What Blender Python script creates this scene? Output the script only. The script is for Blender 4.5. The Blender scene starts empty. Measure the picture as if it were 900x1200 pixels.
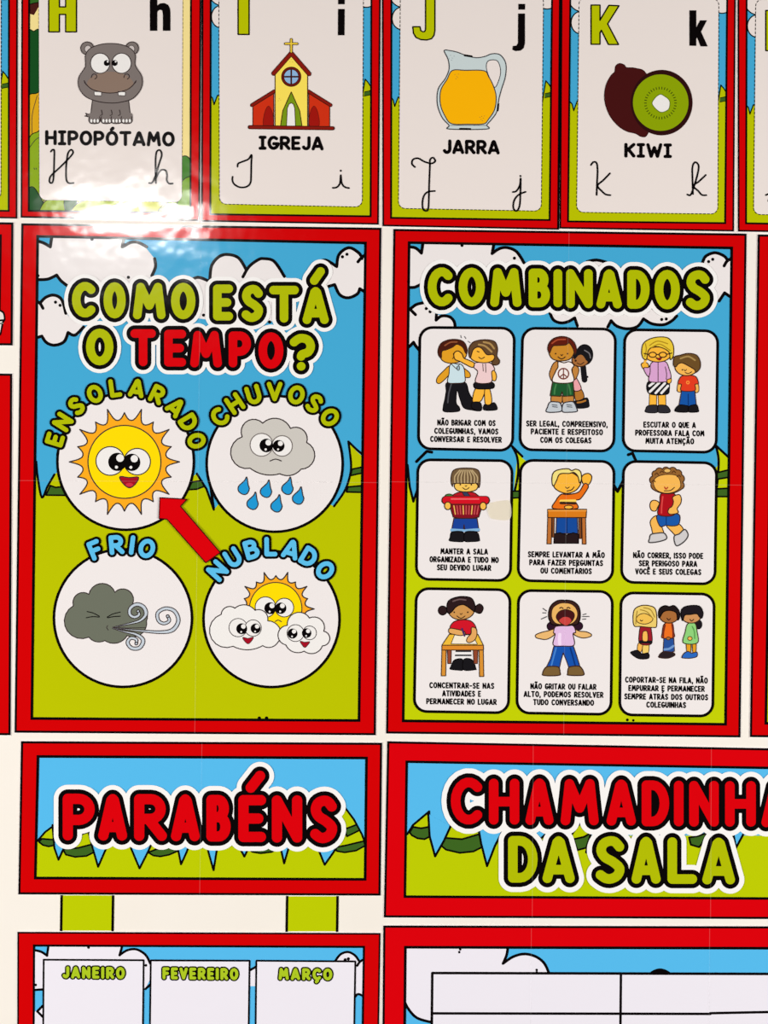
import bpy, math
import numpy as np
from mathutils import Vector
from mathutils.geometry import tessellate_polygon

# ------------------------------------------------------------------ camera, light, exposure
S = bpy.context.scene
COL = S.collection
ZC = 1.5                       # height of the middle of the view above the floor (m)
DIST = 1.5                     # camera to wall (m)
MM = 0.001                     # the prints are A4 based: 1 unit of artwork = 1 mm

cam_data = bpy.data.cameras.new('camera')
cam = bpy.data.objects.new('camera', cam_data)
COL.objects.link(cam)
cam.location = (0, -DIST, ZC)
cam.rotation_euler = (math.pi / 2, 0, 0)
cam_data.sensor_fit = 'VERTICAL'
cam_data.sensor_height = 24
cam_data.lens = 24 * DIST / 1.2
cam_data.clip_start = 0.05
S.camera = cam

world = bpy.data.worlds.new('room_light')
S.world = world
world.use_nodes = True
bg = world.node_tree.nodes['Background']
bg.inputs['Color'].default_value = (1.0, 0.97, 0.93, 1)
bg.inputs['Strength'].default_value = 0.05


def area(name, loc, target, sx, sy, power, col):
    d = bpy.data.lights.new(name, 'AREA')
    d.shape = 'RECTANGLE'
    d.size, d.size_y, d.energy, d.color = sx, sy, power, col
    o = bpy.data.objects.new(name, d)
    COL.objects.link(o)
    o.location = loc
    o.rotation_euler = (Vector(target) - Vector(loc)).to_track_quat('-Z', 'Y').to_euler()
    return o


# two unseen area lights added left and right behind the camera for even brightness
area('fill_light_left', (-2.5, -2.3, ZC - 0.22), (0, 0, ZC - 0.1), 1.4, 1.4, 77, (1.0, 0.985, 0.97))
area('fill_light_right', (2.5, -2.3, ZC - 0.22), (0, 0, ZC - 0.1), 1.4, 1.4, 77, (1.0, 0.985, 0.97))
# the ceiling fixture whose reflection glares on the hippopotamus card
area('ceiling_lamp', (-1.02, -3.72, ZC + 1.2), (-1.02, -3.72, 0), 0.5, 0.42, 78, (1.0, 0.98, 0.96))

S.view_settings.view_transform = 'Standard'
S.view_settings.look = 'None'
S.view_settings.gamma = 1.0
S.view_settings.use_curve_mapping = False
S.view_settings.exposure = 0.0

# ------------------------------------------------------------------ materials


def lin(c):
    c = c / 255.0
    return c / 12.92 if c <= 0.04045 else ((c + 0.055) / 1.055) ** 2.4


PAL = dict(
    black=(8, 4, 5), red=(210, 0, 3), redd=(218, 0, 10), lime=(187, 194, 0), limeb=(188, 202, 2),
    letter=(177, 187, 3), sky=(68, 170, 214), skyb=(86, 186, 236), dkgreen=(60, 100, 32),
    paper=(237, 226, 220), paperm=(238, 231, 229), paperb=(237, 232, 240), halo=(246, 243, 240),
    sun=(254, 220, 4), ray=(252, 172, 30), mouth=(165, 14, 36), white=(240, 236, 232), drop=(32, 152, 212),
    greycloud=(205, 200, 192), darkcloud=(109, 113, 98), swirl=(196, 205, 214), ice=(92, 190, 234),
    month=(172, 198, 34), line=(58, 48, 48))
MATS = {}


def ink(key):
    if isinstance(key, str):
        name, rgb = 'ink_' + key, PAL[key]
    else:
        name, rgb = 'ink_%d_%d_%d' % key, key
    if name in MATS:
        return MATS[name]
    m = bpy.data.materials.new(name)
    m.use_nodes = True
    nt = m.node_tree
    b = nt.nodes['Principled BSDF']
    b.inputs['Base Color'].default_value = (lin(rgb[0]), lin(rgb[1]), lin(rgb[2]), 1)
    b.inputs['Roughness'].default_value = 0.09
    b.inputs['Specular IOR Level'].default_value = 0.32
    # glossy laminated paper that does not lie perfectly flat
    geo = nt.nodes.new('ShaderNodeNewGeometry')
    n1 = nt.nodes.new('ShaderNodeTexNoise')
    n1.inputs['Scale'].default_value = 24
    n1.inputs['Detail'].default_value = 2.2
    bp = nt.nodes.new('ShaderNodeBump')
    bp.inputs['Strength'].default_value = 1.0
    bp.inputs['Distance'].default_value = 0.0005
    nt.links.new(geo.outputs['Position'], n1.inputs['Vector'])
    nt.links.new(n1.outputs['Fac'], bp.inputs['Height'])
    nt.links.new(bp.outputs['Normal'], b.inputs['Normal'])
    MATS[name] = m
    return m


def make_seam():
    m = bpy.data.materials.new('clear_tape')
    m.use_nodes = True
    nt = m.node_tree
    b = nt.nodes['Principled BSDF']
    b.inputs['Base Color'].default_value = (0.8, 0.77, 0.74, 1)
    b.inputs['Roughness'].default_value = 0.35
    b.inputs['Alpha'].default_value = 0.07
    MATS['seam'] = m
    m2 = m.copy()
    m2.name = 'yellowed_tape'
    b = m2.node_tree.nodes['Principled BSDF']
    b.inputs['Base Color'].default_value = (0.93, 0.84, 0.64, 1)
    b.inputs['Alpha'].default_value = 0.6
    MATS['oldtape'] = m2


make_seam()


def wall_paint():
    m = bpy.data.materials.new('cream_wall_paint')
    m.use_nodes = True
    nt = m.node_tree
    b = nt.nodes['Principled BSDF']
    b.inputs['Roughness'].default_value = 0.55
    tc = nt.nodes.new('ShaderNodeNewGeometry')
    n = nt.nodes.new('ShaderNodeTexNoise')
    n.inputs['Scale'].default_value = 5
    n.inputs['Detail'].default_value = 4
    r = nt.nodes.new('ShaderNodeValToRGB')
    r.color_ramp.elements[0].position, r.color_ramp.elements[1].position = 0.3, 0.7
    r.color_ramp.elements[0].color = (lin(240), lin(232), lin(220), 1)
    r.color_ramp.elements[1].color = (lin(243), lin(236), lin(226), 1)
    nt.links.new(tc.outputs['Position'], n.inputs['Vector'])
    nt.links.new(n.outputs['Fac'], r.inputs['Fac'])
    nt.links.new(r.outputs['Color'], b.inputs['Base Color'])
    n2 = nt.nodes.new('ShaderNodeTexNoise')
    n2.inputs['Scale'].default_value = 220
    bp = nt.nodes.new('ShaderNodeBump')
    bp.inputs['Strength'].default_value = 0.15
    bp.inputs['Distance'].default_value = 0.0005
    nt.links.new(tc.outputs['Position'], n2.inputs['Vector'])
    nt.links.new(n2.outputs['Fac'], bp.inputs['Height'])
    nt.links.new(bp.outputs['Normal'], b.inputs['Normal'])
    return m


# ------------------------------------------------------------------ curves and the lettering


def arc(cx, cy, rx, ry, a0, a1, n=12):
    return [(cx + rx * math.cos(math.radians(a0 + (a1 - a0) * i / n)),
             cy + ry * math.sin(math.radians(a0 + (a1 - a0) * i / n))) for i in range(n + 1)]


def oval(cx, cy, rx, ry=None, n=36):
    return arc(cx, cy, rx, rx if ry is None else ry, 0, 360, n)[:-1]


def smooth(p, closed=False, n=5):
    out, m = [], len(p)
    segs = m if closed else m - 1
    for i in range(segs):
        g = (lambda k: p[k % m]) if closed else (lambda k: p[max(0, min(m - 1, k))])
        a, b, c, d = g(i - 1), g(i), g(i + 1), g(i + 2)
        for j in range(n):
            t = j / n
            out.append(tuple(0.5 * (2 * b[k] + (c[k] - a[k]) * t + (2 * a[k] - 5 * b[k] + 4 * c[k] - d[k]) * t * t
                                    + (3 * b[k] - a[k] - 3 * c[k] + d[k]) * t ** 3) for k in (0, 1)))
    if not closed:
        out.append(p[-1])
    return out


def scallop(cusps, bulges, n=9):
    """Closed outline of round bumps between cusp points (bulge = height / chord)."""
    out, m = [], len(cusps)
    for i in range(m):
        (x0, y0), (x1, y1) = cusps[i], cusps[(i + 1) % m]
        b = bulges[i]
        dx, dy = x1 - x0, y1 - y0
        th = 2 * math.atan(2 * b)                       # half opening angle of the arc
        for j in range(n):
            t = j / n
            if abs(b) < 1e-3:
                out.append((x0 + dx * t, y0 + dy * t))
                continue
            R = 0.5 / math.sin(th)
            a = -th + 2 * th * t
            u = 0.5 + R * math.sin(a)
            v = R * (math.cos(a) - math.cos(th))
            out.append((x0 + dx * u + dy * v, y0 + dy * u - dx * v))
    return out


BOWL_S = smooth([(.93, .85), (.72, .98), (.45, 1), (.17, .92), (.07, .74), (.25, .57), (.62, .45), (.94, .28), (.84, .09), (.55, 0),
                 (.28, .01), (.04, .1)], n=3)
GL = {   # letter: (width, strokes) in a box 1 x 1, y up
    'A': (.76, [[(0, 0), (.43, .96), (.5, 1), (.57, .96), (1, 0)], [(.14, .23), (.86, .23)]]),
    'B': (.62, [[(0, 0), (0, 1), (.48, 1)] + arc(.48, .765, .4, .235, 90, -90) + [(.1, .53)], [(.5, .53)] + arc(.52, .265, .48, .265, 90, -90) + [(0, 0)]]),
    'C': (.68, [arc(.58, .5, .58, .5, 48, 312, 16)]),
    'D': (.68, [[(0, 0), (0, 1), (.35, 1)] + arc(.35, .5, .65, .5, 90, -90) + [(0, 0)]]),
    'E': (.52, [[(1, 1), (0, 1), (0, 0), (1, 0)], [(0, .5), (.85, .5)]]),
    'F': (.52, [[(1, 1), (0, 1), (0, 0)], [(0, .5), (.85, .5)]]),
    'G': (.7, [arc(.55, .5, .55, .5, 50, 350, 16) + [(.58, .42)]]),
    'H': (.66, [[(0, 0), (0, 1)], [(1, 0), (1, 1)], [(0, .5), (1, .5)]]),
    'I': (0, [[(0, 0), (0, 1)]]),
    'Ī': (.4, [[(.5, 0), (.5, 1)], [(0, 0), (1, 0)], [(0, 1), (1, 1)]]),
    'J': (.5, [[(1, 1)] + arc(.5, .3, .5, .3, 0, -150, 9)]),
    'K': (.62, [[(0, 0), (0, 1)], [(1, 1), (.05, .45)], [(.3, .6), (1, 0)]]),
    'L': (.52, [[(0, 1), (0, 0), (1, 0)]]),
    'M': (.86, [[(0, 0), (.14, 1), (.5, .34), (.86, 1), (1, 0)]]),
    'N': (.68, [[(0, 0), (0, 1), (1, 0), (1, 1)]]),
    'O': (.74, [arc(.5, .5, .5, .5, 90, 450, 24)]),
    'P': (.6, [[(0, 0), (0, 1), (.5, 1)] + arc(.5, .71, .5, .29, 90, -90) + [(0, .42)]]),
    'Q': (.74, [arc(.5, .5, .5, .5, 90, 450, 24), [(.6, .25), (1, -.05)]]),
    'R': (.64, [[(0, 0), (0, 1), (.5, 1)] + arc(.5, .73, .45, .27, 90, -90) + [(0, .46)], [(.4, .46), (1, 0)]]),
    'S': (.6, [BOWL_S]),
    'T': (.68, [[(0, 1), (1, 1)], [(.5, 1), (.5, 0)]]),
    'U': (.64, [[(0, 1)] + arc(.5, .38, .5, .38, 180, 360, 12) + [(1, 1)]]),
    'V': (.7, [[(0, 1), (.5, 0), (1, 1)]]),
    'W': (1.0, [[(0, 1), (.25, 0), (.5, .75), (.75, 0), (1, 1)]]),
    'Z': (.6, [[(0, 1), (1, 1), (0, 0), (1, 0)]]),
    ',': (.05, [[(.5, .05), (0, -.2)]]),
    '-': (.45, [[(0, .45), (1, .45)]]),
    '?': (.6, [smooth([(0, .86), (.35, 1), (.8, .95), (1, .72), (.85, .5), (.5, .42), (.42, .34)], n=3), [(.42, -.02), (.43, -.02)]]),
}
for _k, _b, _a in (('Á', 'A', [[(.42, 1.38), (.78, 1.7)]]), ('É', 'E', [[(.42, 1.34), (.95, 1.66)]]), ('Ó', 'O', [[(.45, 1.24), (.6, 1.36)]]),
                   ('Ã', 'A', [smooth([(.15, 1.28), (.35, 1.4), (.62, 1.26), (.85, 1.38)], n=3)]),
                   ('Ê', 'E', [[(.1, 1.26), (.5, 1.45), (.9, 1.26)]]),
                   ('Ç', 'C', [[(.55, -.05), (.62, -.22), (.42, -.34)]])):
    GL[_k] = (GL[_b][0], GL[_b][1] + _a)

# ------------------------------------------------------------------ building parts
STEP = 1e-5
BASE = {}


class Part:
    """One printed part (or one cut sheet): collects faces in artwork millimetres, becomes one mesh."""

    def __init__(self, z=0.0008):
        self.z = z
        self.v, self.f, self.fm, self.mats = [], [], [], []
        self.wk = 1.0                               # weight of the drawn lines
        self.view()

    def view(self, s=1.0, ox=0.0, oy=0.0):          # scale and offset of the drawing being made
        self.s, self.ox, self.oy = s, ox, oy
        return self

    def mi(self, key):
        m = MATS[key] if key in ('seam', 'oldtape') else ink(key)
        if m not in self.mats:
            self.mats.append(m)
        return self.mats.index(m)

    def P(self, p):
        return (self.ox + p[0] / self.s, self.oy + p[1] / self.s)

    def raw(self, pts, faces, key, z=None):
        z = self.z if z is None else z
        k, n = self.mi(key), len(self.v)
        self.v += [(p[0], p[1], z) for p in pts]
        for f in faces:
            a = 0.0
            for i in range(len(f)):
                p, q = pts[f[i]], pts[f[(i + 1) % len(f)]]
                a += p[0] * q[1] - q[0] * p[1]
            if abs(a) < 1e-9:
                continue
            f = list(f) if a < 0 else list(f)[::-1]      # all faces look away from the wall
            self.f.append([n + i for i in f])
            self.fm.append(k)

    def fill(self, pts, key, up=True):
        q = [self.P(p) for p in pts]
        tris = tessellate_polygon([[Vector((a, b, 0)) for a, b in q]])
        self.raw(q, tris, key)
        if up:
            self.z += STEP

    def line(self, pts, key, w, closed=False, up=True):
        q = []
        for p in pts:
            p = self.P(p)
            if not q or abs(p[0] - q[-1][0]) + abs(p[1] - q[-1][1]) > 0.02:
                q.append(p)
        if closed:
            if abs(q[0][0] - q[-1][0]) + abs(q[0][1] - q[-1][1]) < 0.02:
                q.pop()
            q = q + [q[0]]
        w *= self.wk
        h = w / 2
        if len(q) == 1:
            self.raw(oval(q[0][0], q[0][1], h, h, 16), [list(range(16))], key)
            self.z += STEP if up else 0
            return
        # cut at corners, ribbons between them, round ends
        runs, cur = [], [q[0]]
        for i in range(1, len(q)):
            cur.append(q[i])
            if i < len(q) - 1:
                a = math.atan2(q[i][1] - q[i - 1][1], q[i][0] - q[i - 1][0])
                b = math.atan2(q[i + 1][1] - q[i][1], q[i + 1][0] - q[i][0])
                d = abs((b - a + math.pi) % (2 * math.pi) - math.pi)
                if d > 0.6:
                    runs.append(cur)
                    cur = [q[i]]
        runs.append(cur)
        nd = 18 if w > 6 else (12 if w > 2 else 8)
        for k, r in enumerate(runs):
            z = self.z + STEP * 0.25 * (k % 2)
            L, Rr = [], []
            for i, p in enumerate(r):
                a = r[max(0, i - 1)]
                b = r[min(len(r) - 1, i + 1)]
                tx, ty = b[0] - a[0], b[1] - a[1]
                l = math.hypot(tx, ty) or 1
                nx, ny = -ty / l, tx / l
                m = 1.0
                if 0 < i < len(r) - 1:
                    e = (p[0] - a[0], p[1] - a[1])
                    le = math.hypot(*e) or 1
                    m = 1 / max(0.5, abs((e[0] * tx + e[1] * ty) / (le * l)))
                L.append((p[0] + nx * h * m, p[1] + ny * h * m))
                Rr.append((p[0] - nx * h * m, p[1] - ny * h * m))
            n = len(r)
            self.raw(L + Rr, [[i, i + 1, n + i + 1, n + i] for i in range(n - 1)], key, z)
            ends = [r[0]] if k else [r[0]]
            if k == len(runs) - 1:
                ends.append(r[-1])
            if w > 0.9:
                for j, e in enumerate(ends):
                    if j == 1 and (closed or abs(q[0][0] - q[-1][0]) + abs(q[0][1] - q[-1][1]) < 0.02):
                        continue
                    self.raw(oval(e[0], e[1], h, h, nd), [list(range(nd))], key, self.z + STEP * (0.5 + 0.2 * (k % 2)))
        if up:
            self.z += STEP

    def dashes(self, pts, key, w, on, off):
        q = pts + [pts[0]]
        acc, state, cur = 0.0, True, [q[0]]
        for i in range(len(q) - 1):
            a, b = q[i], q[i + 1]
            l = math.hypot(b[0] - a[0], b[1] - a[1])
            t = 0.0
            while l - t > 1e-6:
                need = (on if state else off) - acc
                if t + need >= l:
                    acc += l - t
                    t = l
                    if state:
                        cur.append(b)
                else:
                    t += need
                    p = (a[0] + (b[0] - a[0]) * t / l, a[1] + (b[1] - a[1]) * t / l)
                    if state:
                        cur.append(p)
                        self.line(cur, key, w, up=False)
                        cur = []
                    else:
                        cur = [p]
                    state, acc = not state, 0.0
        self.z += STEP

    def taper(self, pts, ws, key):
        q, L, R, n = [self.P(p) for p in pts], [], [], len(pts)
        for i in range(n):
            a, b = q[max(0, i - 1)], q[min(n - 1, i + 1)]
            l = math.hypot(b[0] - a[0], b[1] - a[1]) or 1
            nx, ny = -(b[1] - a[1]) / l * ws[i] / 2, (b[0] - a[0]) / l * ws[i] / 2
            L.append((q[i][0] + nx, q[i][1] + ny))
            R.append((q[i][0] - nx, q[i][1] - ny))
        self.raw(L + R, [[i, i + 1, n + i + 1, n + i] for i in range(n - 1)], key)
        self.z += STEP * 2

    def shape(self, pts, key, w=1.0, edge='black', sm=True):
        p = smooth(pts, True) if sm else pts
        self.fill(p, key)
        if w:
            self.line(p, edge, w, closed=True)

    def union(self, strokes, key, w, cell=0.5):
        """Thick round-ended strokes merged into one clean flat outline (contour of their distance field)."""
        h = w / 2
        pts = [p for st in strokes for p in st]
        x0, y0 = min(p[0] for p in pts) - h - 2 * cell, min(p[1] for p in pts) - h - 2 * cell
        nx = int((max(p[0] for p in pts) + h + 2 * cell - x0) / cell) + 2
        ny = int((max(p[1] for p in pts) + h + 2 * cell - y0) / cell) + 2
        D = np.full((ny, nx), 1e3)
        for st in strokes:
            for a, b in zip(st, st[1:] if len(st) > 1 else st):
                lo_x, hi_x = int((min(a[0], b[0]) - h - x0) / cell) - 1, int((max(a[0], b[0]) + h - x0) / cell) + 3
                lo_y, hi_y = int((min(a[1], b[1]) - h - y0) / cell) - 1, int((max(a[1], b[1]) + h - y0) / cell) + 3
                lo_x, lo_y = max(lo_x, 0), max(lo_y, 0)
                yy, xx = np.mgrid[lo_y:min(hi_y, ny), lo_x:min(hi_x, nx)]
                px, py = x0 + xx * cell - a[0], y0 + yy * cell - a[1]
                dx, dy = b[0] - a[0], b[1] - a[1]
                l2 = dx * dx + dy * dy
                t = np.clip((px * dx + py * dy) / l2, 0, 1) if l2 > 1e-9 else 0 * px
                d = np.hypot(px - t * dx, py - t * dy)
                sub = D[lo_y:min(hi_y, ny), lo_x:min(hi_x, nx)]
                np.minimum(sub, d, out=sub)
        F = h - D
        I = F > 0
        full = I[:-1, :-1] & I[1:, :-1] & I[:-1, 1:] & I[1:, 1:]
        mixed = (I[:-1, :-1] | I[1:, :-1] | I[:-1, 1:] | I[1:, 1:]) & ~full
        for j in range(ny - 1):
            row = np.concatenate(([0], full[j].astype(int), [0]))
            d = np.diff(row)
            ya, yb = y0 + j * cell, y0 + (j + 1) * cell
            for a, b in zip(np.where(d == 1)[0], np.where(d == -1)[0]):
                xa, xb = x0 + a * cell, x0 + b * cell
                self.raw([(xa, ya), (xb, ya), (xb, yb), (xa, yb)], [[0, 1, 2, 3]], key)
            for i in np.where(mixed[j])[0]:
                cs = [(i, j), (i + 1, j), (i + 1, j + 1), (i, j + 1)]
                poly = []
                for k in range(4):
                    (u, v), (u2, v2) = cs[k], cs[(k + 1) % 4]
                    f, g = F[v, u], F[v2, u2]
                    if f > 0:
                        poly.append((x0 + u * cell, y0 + v * cell))
                    if (f > 0) != (g > 0):
                        t = f / (f - g)
                        poly.append((x0 + (u + (u2 - u) * t) * cell, y0 + (v + (v2 - v) * t) * cell))
                if len(poly) > 2:
                    self.raw(poly, [list(range(len(poly)))], key)
        self.z += STEP * 2

    def letters(self, spec, key, w, inset, tilt=0.0):
        out = []
        for ch, x0, x1, yt, yb in spec:
            a, b, t, c = x0 + inset, x1 - inset, yt + inset, yb - inset
            if b < a:
                a = b = (a + b) / 2
            out += [[(a + (b - a) * x, c + (t - c) * y) for x, y in st] for st in GL[ch][1]]
        self.union(out, key, w)

    def arc_letters(self, word, cx, cy, R, angs, hc, wc, key, w):
        out = []
        for ch, a in zip(word, angs):
            a = math.radians(a)
            wd = wc * GL[ch][0] / .66 if ch != 'I' else 0
            ux, uy = math.cos(a), math.sin(a)
            vx, vy = math.sin(a), -math.cos(a)
            gx, gy = cx + R * vx, cy + R * vy
            out += [[(gx + ux * (x - .5) * wd + vx * (y - .5) * hc, gy + uy * (x - .5) * wd + vy * (y - .5) * hc) for x, y in st] for st in GL[ch][1]]
        self.union(out, key, w, 0.4)

    def text(self, s, x0, x1, y, h, w, key='black', slope=0.0, gap=.34, space=.42):
        """one line of lettering fitted between x0 and x1, y = middle, h = letter height."""
        hc = h - w
        ws = [space if c == ' ' else GL[c][0] for c in s]
        tot = sum(ws) + sum(gap for c in s[1:])
        k = (x1 - x0 - w) / tot
        x = x0 + w / 2
        out = []
        for i, c in enumerate(s):
            if c != ' ':
                yc = y + (x - (x0 + x1) / 2) * slope + hc / 2
                out += [[(x + u * ws[i] * k, yc - v * hc) for u, v in st] for st in GL[c][1]]
            x += (ws[i] + gap) * k
        self.union(out, key, w, min(.5, w / 6.5))

    def build(self, name, parent=None, root=None, label=None):
        bx, by = root['_b'] if root is not None else (450.0, 600.0 + ZC * 1000)
        me = bpy.data.meshes.new(name)
        me.from_pydata([((x - bx) * MM, -z, (by - y) * MM) for x, y, z in self.v], [], self.f)
        for m in self.mats:
            me.materials.append(m)
        me.polygons.foreach_set('material_index', self.fm)
        me.update()
        o = bpy.data.objects.new(name, me)
        COL.objects.link(o)
        o.parent = parent if parent is not None else root
        if label:
            o['label'] = label
        return o


def thing(name, bx, by, label, cat, group=None):
    o = bpy.data.objects.new(name, None)
    COL.objects.link(o)
    o.empty_display_size = 0.03
    o.location = ((bx - 450) * MM, 0, ZC + (600 - by) * MM)
    o['label'], o['category'] = label, cat
    if group:
        o['group'] = group
    o['_b'] = (float(bx), float(by))
    return o


def inset(q, d):
    """shrink a quad TL,TR,BR,BL by d on every side"""
    (a, b), (c, e), (f, g), (h, i) = q
    return [(a + d, b + d), (c - d, e + d), (f - d, g - d), (h + d, i - d)]


def slab(p, q, t, key):
    """a sheet with real thickness lying on the wall"""
    n = len(p.v)
    k = p.mi(key)
    p.v += [(x, y, 0.0) for x, y in q] + [(x, y, t) for x, y in q]
    m = len(q)
    a = sum(q[i][0] * q[(i + 1) % m][1] - q[(i + 1) % m][0] * q[i][1] for i in range(m))
    ring = list(range(m)) if a < 0 else list(range(m))[::-1]
    p.f.append([n + m + i for i in ring])
    p.f.append([n + i for i in ring[::-1]])
    for i in range(m):
        j = (i + 1) % m
        u, v = ring[i], ring[j]
        p.f.append([n + u, n + v, n + m + v, n + m + u])
    p.fm += [k] * (m + 2)
    p.z = t + STEP * 2


def rrect(q, r, n=6):
    """rounded quad TL,TR,BR,BL"""
    out = []
    for i in range(4):
        a, b, c = q[i - 1], q[i], q[(i + 1) % 4]
        d1 = Vector((a[0] - b[0], a[1] - b[1])).normalized()
        d2 = Vector((c[0] - b[0], c[1] - b[1])).normalized()
        for j in range(n + 1):
            t = j / n * math.pi / 2
            k1, k2 = r * (1 - math.sin(t)), r * (1 - math.cos(t))
            out.append((b[0] + d1.x * k1 + d2.x * k2, b[1] + d1.y * k1 + d2.y * k2))
    return out


T_SHEET = 0.0007          # laminated paper, a little off the wall
Z_ART, Z_BORDER, Z_TOP, Z_TEXT = 0.0008, 0.0013, 0.0014, 0.0018


def sheet(root, outer):
    p = Part()
    slab(p, inset(outer, -0.7), T_SHEET, 'halo')
    return p.build('paper_sheet', root, root)


def border(root, outer, inner, key='red', wo=2.6, wi=3.2, z=Z_BORDER):
    p = Part(z)
    for i in range(4):
        j = (i + 1) % 4
        p.raw([outer[i], outer[j], inner[j], inner[i]], [[0, 1, 2, 3]], key)
    p.z += STEP
    o2 = inset(outer, wo / 2)
    for q, w in ((o2, wo), (inner, wi)):
        q2, q3 = inset(q, -w / 2), inset(q, w / 2)
        for i in range(4):
            j = (i + 1) % 4
            p.raw([q2[i], q2[j], q3[j], q3[i]], [[0, 1, 2, 3]], 'black')
    return p.build('border', root, root)


def seams(root, lines, z=0.0026, w=0.7):
    for a, b in lines:
        p = Part(z)
        p.line([a, b], 'seam', w)
        p.build('paper_seam', root, root)


CLOUDS = [0]


def cloud(root, pts, strokes, dots=(), view=(1, 0, 0), w=3.6, key='paperm', r=1.9):
    CLOUDS[0] += 1
    p = Part(Z_ART + 0.00012 + CLOUDS[0] % 6 * 6e-5).view(*view)
    p.fill(pts, key)
    for s in strokes:
        p.line(smooth(s) if len(s) > 2 else s, 'black', w)
    for d in dots:
        p.line([d], 'black', 2 * r)
    return p.build('printed_cloud', root, root)


# ------------------------------------------------------------------ the wall
wp = bpy.data.meshes.new('wall_back')
X, Y0, Y1, Z0, Z1 = 2.6, 0.0, 0.12, 0.0, 2.9
wp.from_pydata([(-X, Y0, Z0), (X, Y0, Z0), (X, Y0, Z1), (-X, Y0, Z1), (-X, Y1, Z0), (X, Y1, Z0), (X, Y1, Z1), (-X, Y1, Z1)], [],
               [[0, 1, 2, 3], [5, 4, 7, 6], [4, 0, 3, 7], [1, 5, 6, 2], [3, 2, 6, 7], [4, 5, 1, 0]])
wp.materials.append(wall_paint())
wall = bpy.data.objects.new('wall_back', wp)
COL.objects.link(wall)
wall['kind'] = 'structure'

# ------------------------------------------------------------------ alphabet cards


def alphabet_card(outer, inner, panel, label, paint, hill=121.0, jungle=False):
    bx = (outer[2][0] + outer[3][0]) / 2
    by = max(outer[2][1], outer[3][1])
    r = thing('alphabet_card', bx, by, label, 'alphabet card', 'alphabet cards in the top row')
    sheet(r, outer)
    if not jungle:
        (lx, ty), (rx, _), (rx2, ry2), (lx2, ly2) = inner
        p = Part(Z_ART)
        p.fill(inset(inner, -.5), 'sky')
        p.build('printed_sky', r, r)
        p = Part(Z_ART + .0001)
        p.shape([(lx - 1, hill - 9), (lx + 2, hill - 6), (lx + 4, hill + 2), (lx + 8, hill - 9), (lx + 20, hill - 5), (rx - 20, hill - 5),
                 (rx - 12, hill), (rx - 7.5, hill - 28), (rx - 4, hill - 24), (rx + 1, hill - 16), (rx2 + 1, ry2 + 1), (lx2 - 1, ly2 + 1)], 'lime', 1.4,
                sm=False)
        p.fill([(rx - 8.5, hill - 13), (rx + 1, hill - 15), (rx + 1, hill - 10), (rx - 9, hill - 8)], 'dkgreen')
        p.line([(rx - 8.5, hill - 13), (rx + 1, hill - 15)], 'black', .9)
        p.line([(rx + 1, hill - 10), (rx - 9, hill - 8)], 'black', .9)
        p.build('printed_hill', r, r)
        cy = hill - 108
        p = Part(Z_ART + .0003)
        p.shape(oval(lx + 12, cy + 7, 11, 13), 'paper', 1.3)
        p.shape(oval(lx + 14, cy - 22, 16, 16), 'paper', 1.3)
        p.build('printed_cloud', r, r)
        p = Part(Z_ART + .0003)
        p.shape(oval(rx - 6, cy - 16, 12, 12), 'paper', 1.3)
        p.build('printed_cloud', r, r)
    else:
        jungle_scene(r, inner)
    border(r, outer, inner, wo=2.0, wi=2.2)
    p = Part(Z_TOP)
    q = rrect(panel, 8)
    p.fill(q, 'paper')
    p.dashes(rrect(inset(panel, -.3), 8), 'black', .9 if not jungle else .35, 3.0, 1.7)
    p.build('white_panel', r, r)
    if paint:
        paint(r)
    return r


def jungle_scene(r, inner):
    p = Part(Z_ART)
    p.fill(inset(inner, -.5), (248, 226, 150))
    p.build('printed_sky', r, r)
    p = Part(Z_ART + .00005)
    p.fill([(33, -25), (48, -25), (48, 4), (40, 18), (33, 16)], (74, 28, 22))
    p.build('printed_trunk', r, r)
    p = Part(Z_ART + .0001)
    T = 1.0
    p.shape([(33, -20), (50, -20), (48, 0), (40, 4), (33, 3)], (50, 104, 36), T)
    p.shape([(33, 42), (40, 37), (47, 36), (52, 60), (50, 112), (34, 116)], (22, 78, 32), T)
    p.shape([(33, 116), (42, 110), (52, 112), (52, 160), (40, 164), (33, 158)], (222, 168, 24), T)
    p.line(smooth([(38, 160), (38, 135), (44, 112)]), 'line', .8)
    p.shape([(33, 168), (44, 155), (52, 158), (52, 235), (33, 232)], (140, 170, 26), T)
    p.line(smooth([(33, 176), (42, 164), (50, 160)]), 'line', .8)
    p.shape([(33, 224), (40, 220), (50, 236), (56, 251), (33, 251)], (34, 84, 40), T)
    p.shape([(50, 240), (60, 233), (78, 236), (88, 251), (50, 251)], (150, 178, 24), T)
    p.shape([(76, 232), (90, 233), (86, 251), (78, 251)], (44, 96, 44), T)
    p.shape([(84, 251), (92, 238), (112, 234), (140, 236), (128, 246), (112, 251)], (168, 186, 30), T)
    p.shape([(122, 251), (136, 240), (160, 234), (190, 238), (206, 251)], (204, 206, 60), T)
    p.line([(160, 236), (166, 251)], 'line', .8)
    p.shape([(186, 251), (196, 238), (212, 236), (226, 252)], (130, 165, 34), T)
    p.shape([(210, 190), (216, 183), (222, 186), (226, 196), (226, 212), (210, 216)], (66, 128, 38), T)
    p.shape([(208, 240), (212, 216), (220, 208), (227, 212), (227, 253), (214, 253)], (122, 166, 34), T)
    p.line([(40, 197), (41, 199)], 'line', .8)
    p.line([(42.5, 197), (43, 199)], 'line', .8)
    p.build('printed_leaves', r, r)


def big_letter(r, polys, key, edge=1.6, name='capital_letter'):
    p = Part(Z_TEXT)
    for q in polys:
        p.fill(q, key)
        if edge:
            p.line(q, 'black', edge, closed=True)
    p.build(name, r, r)


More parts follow.
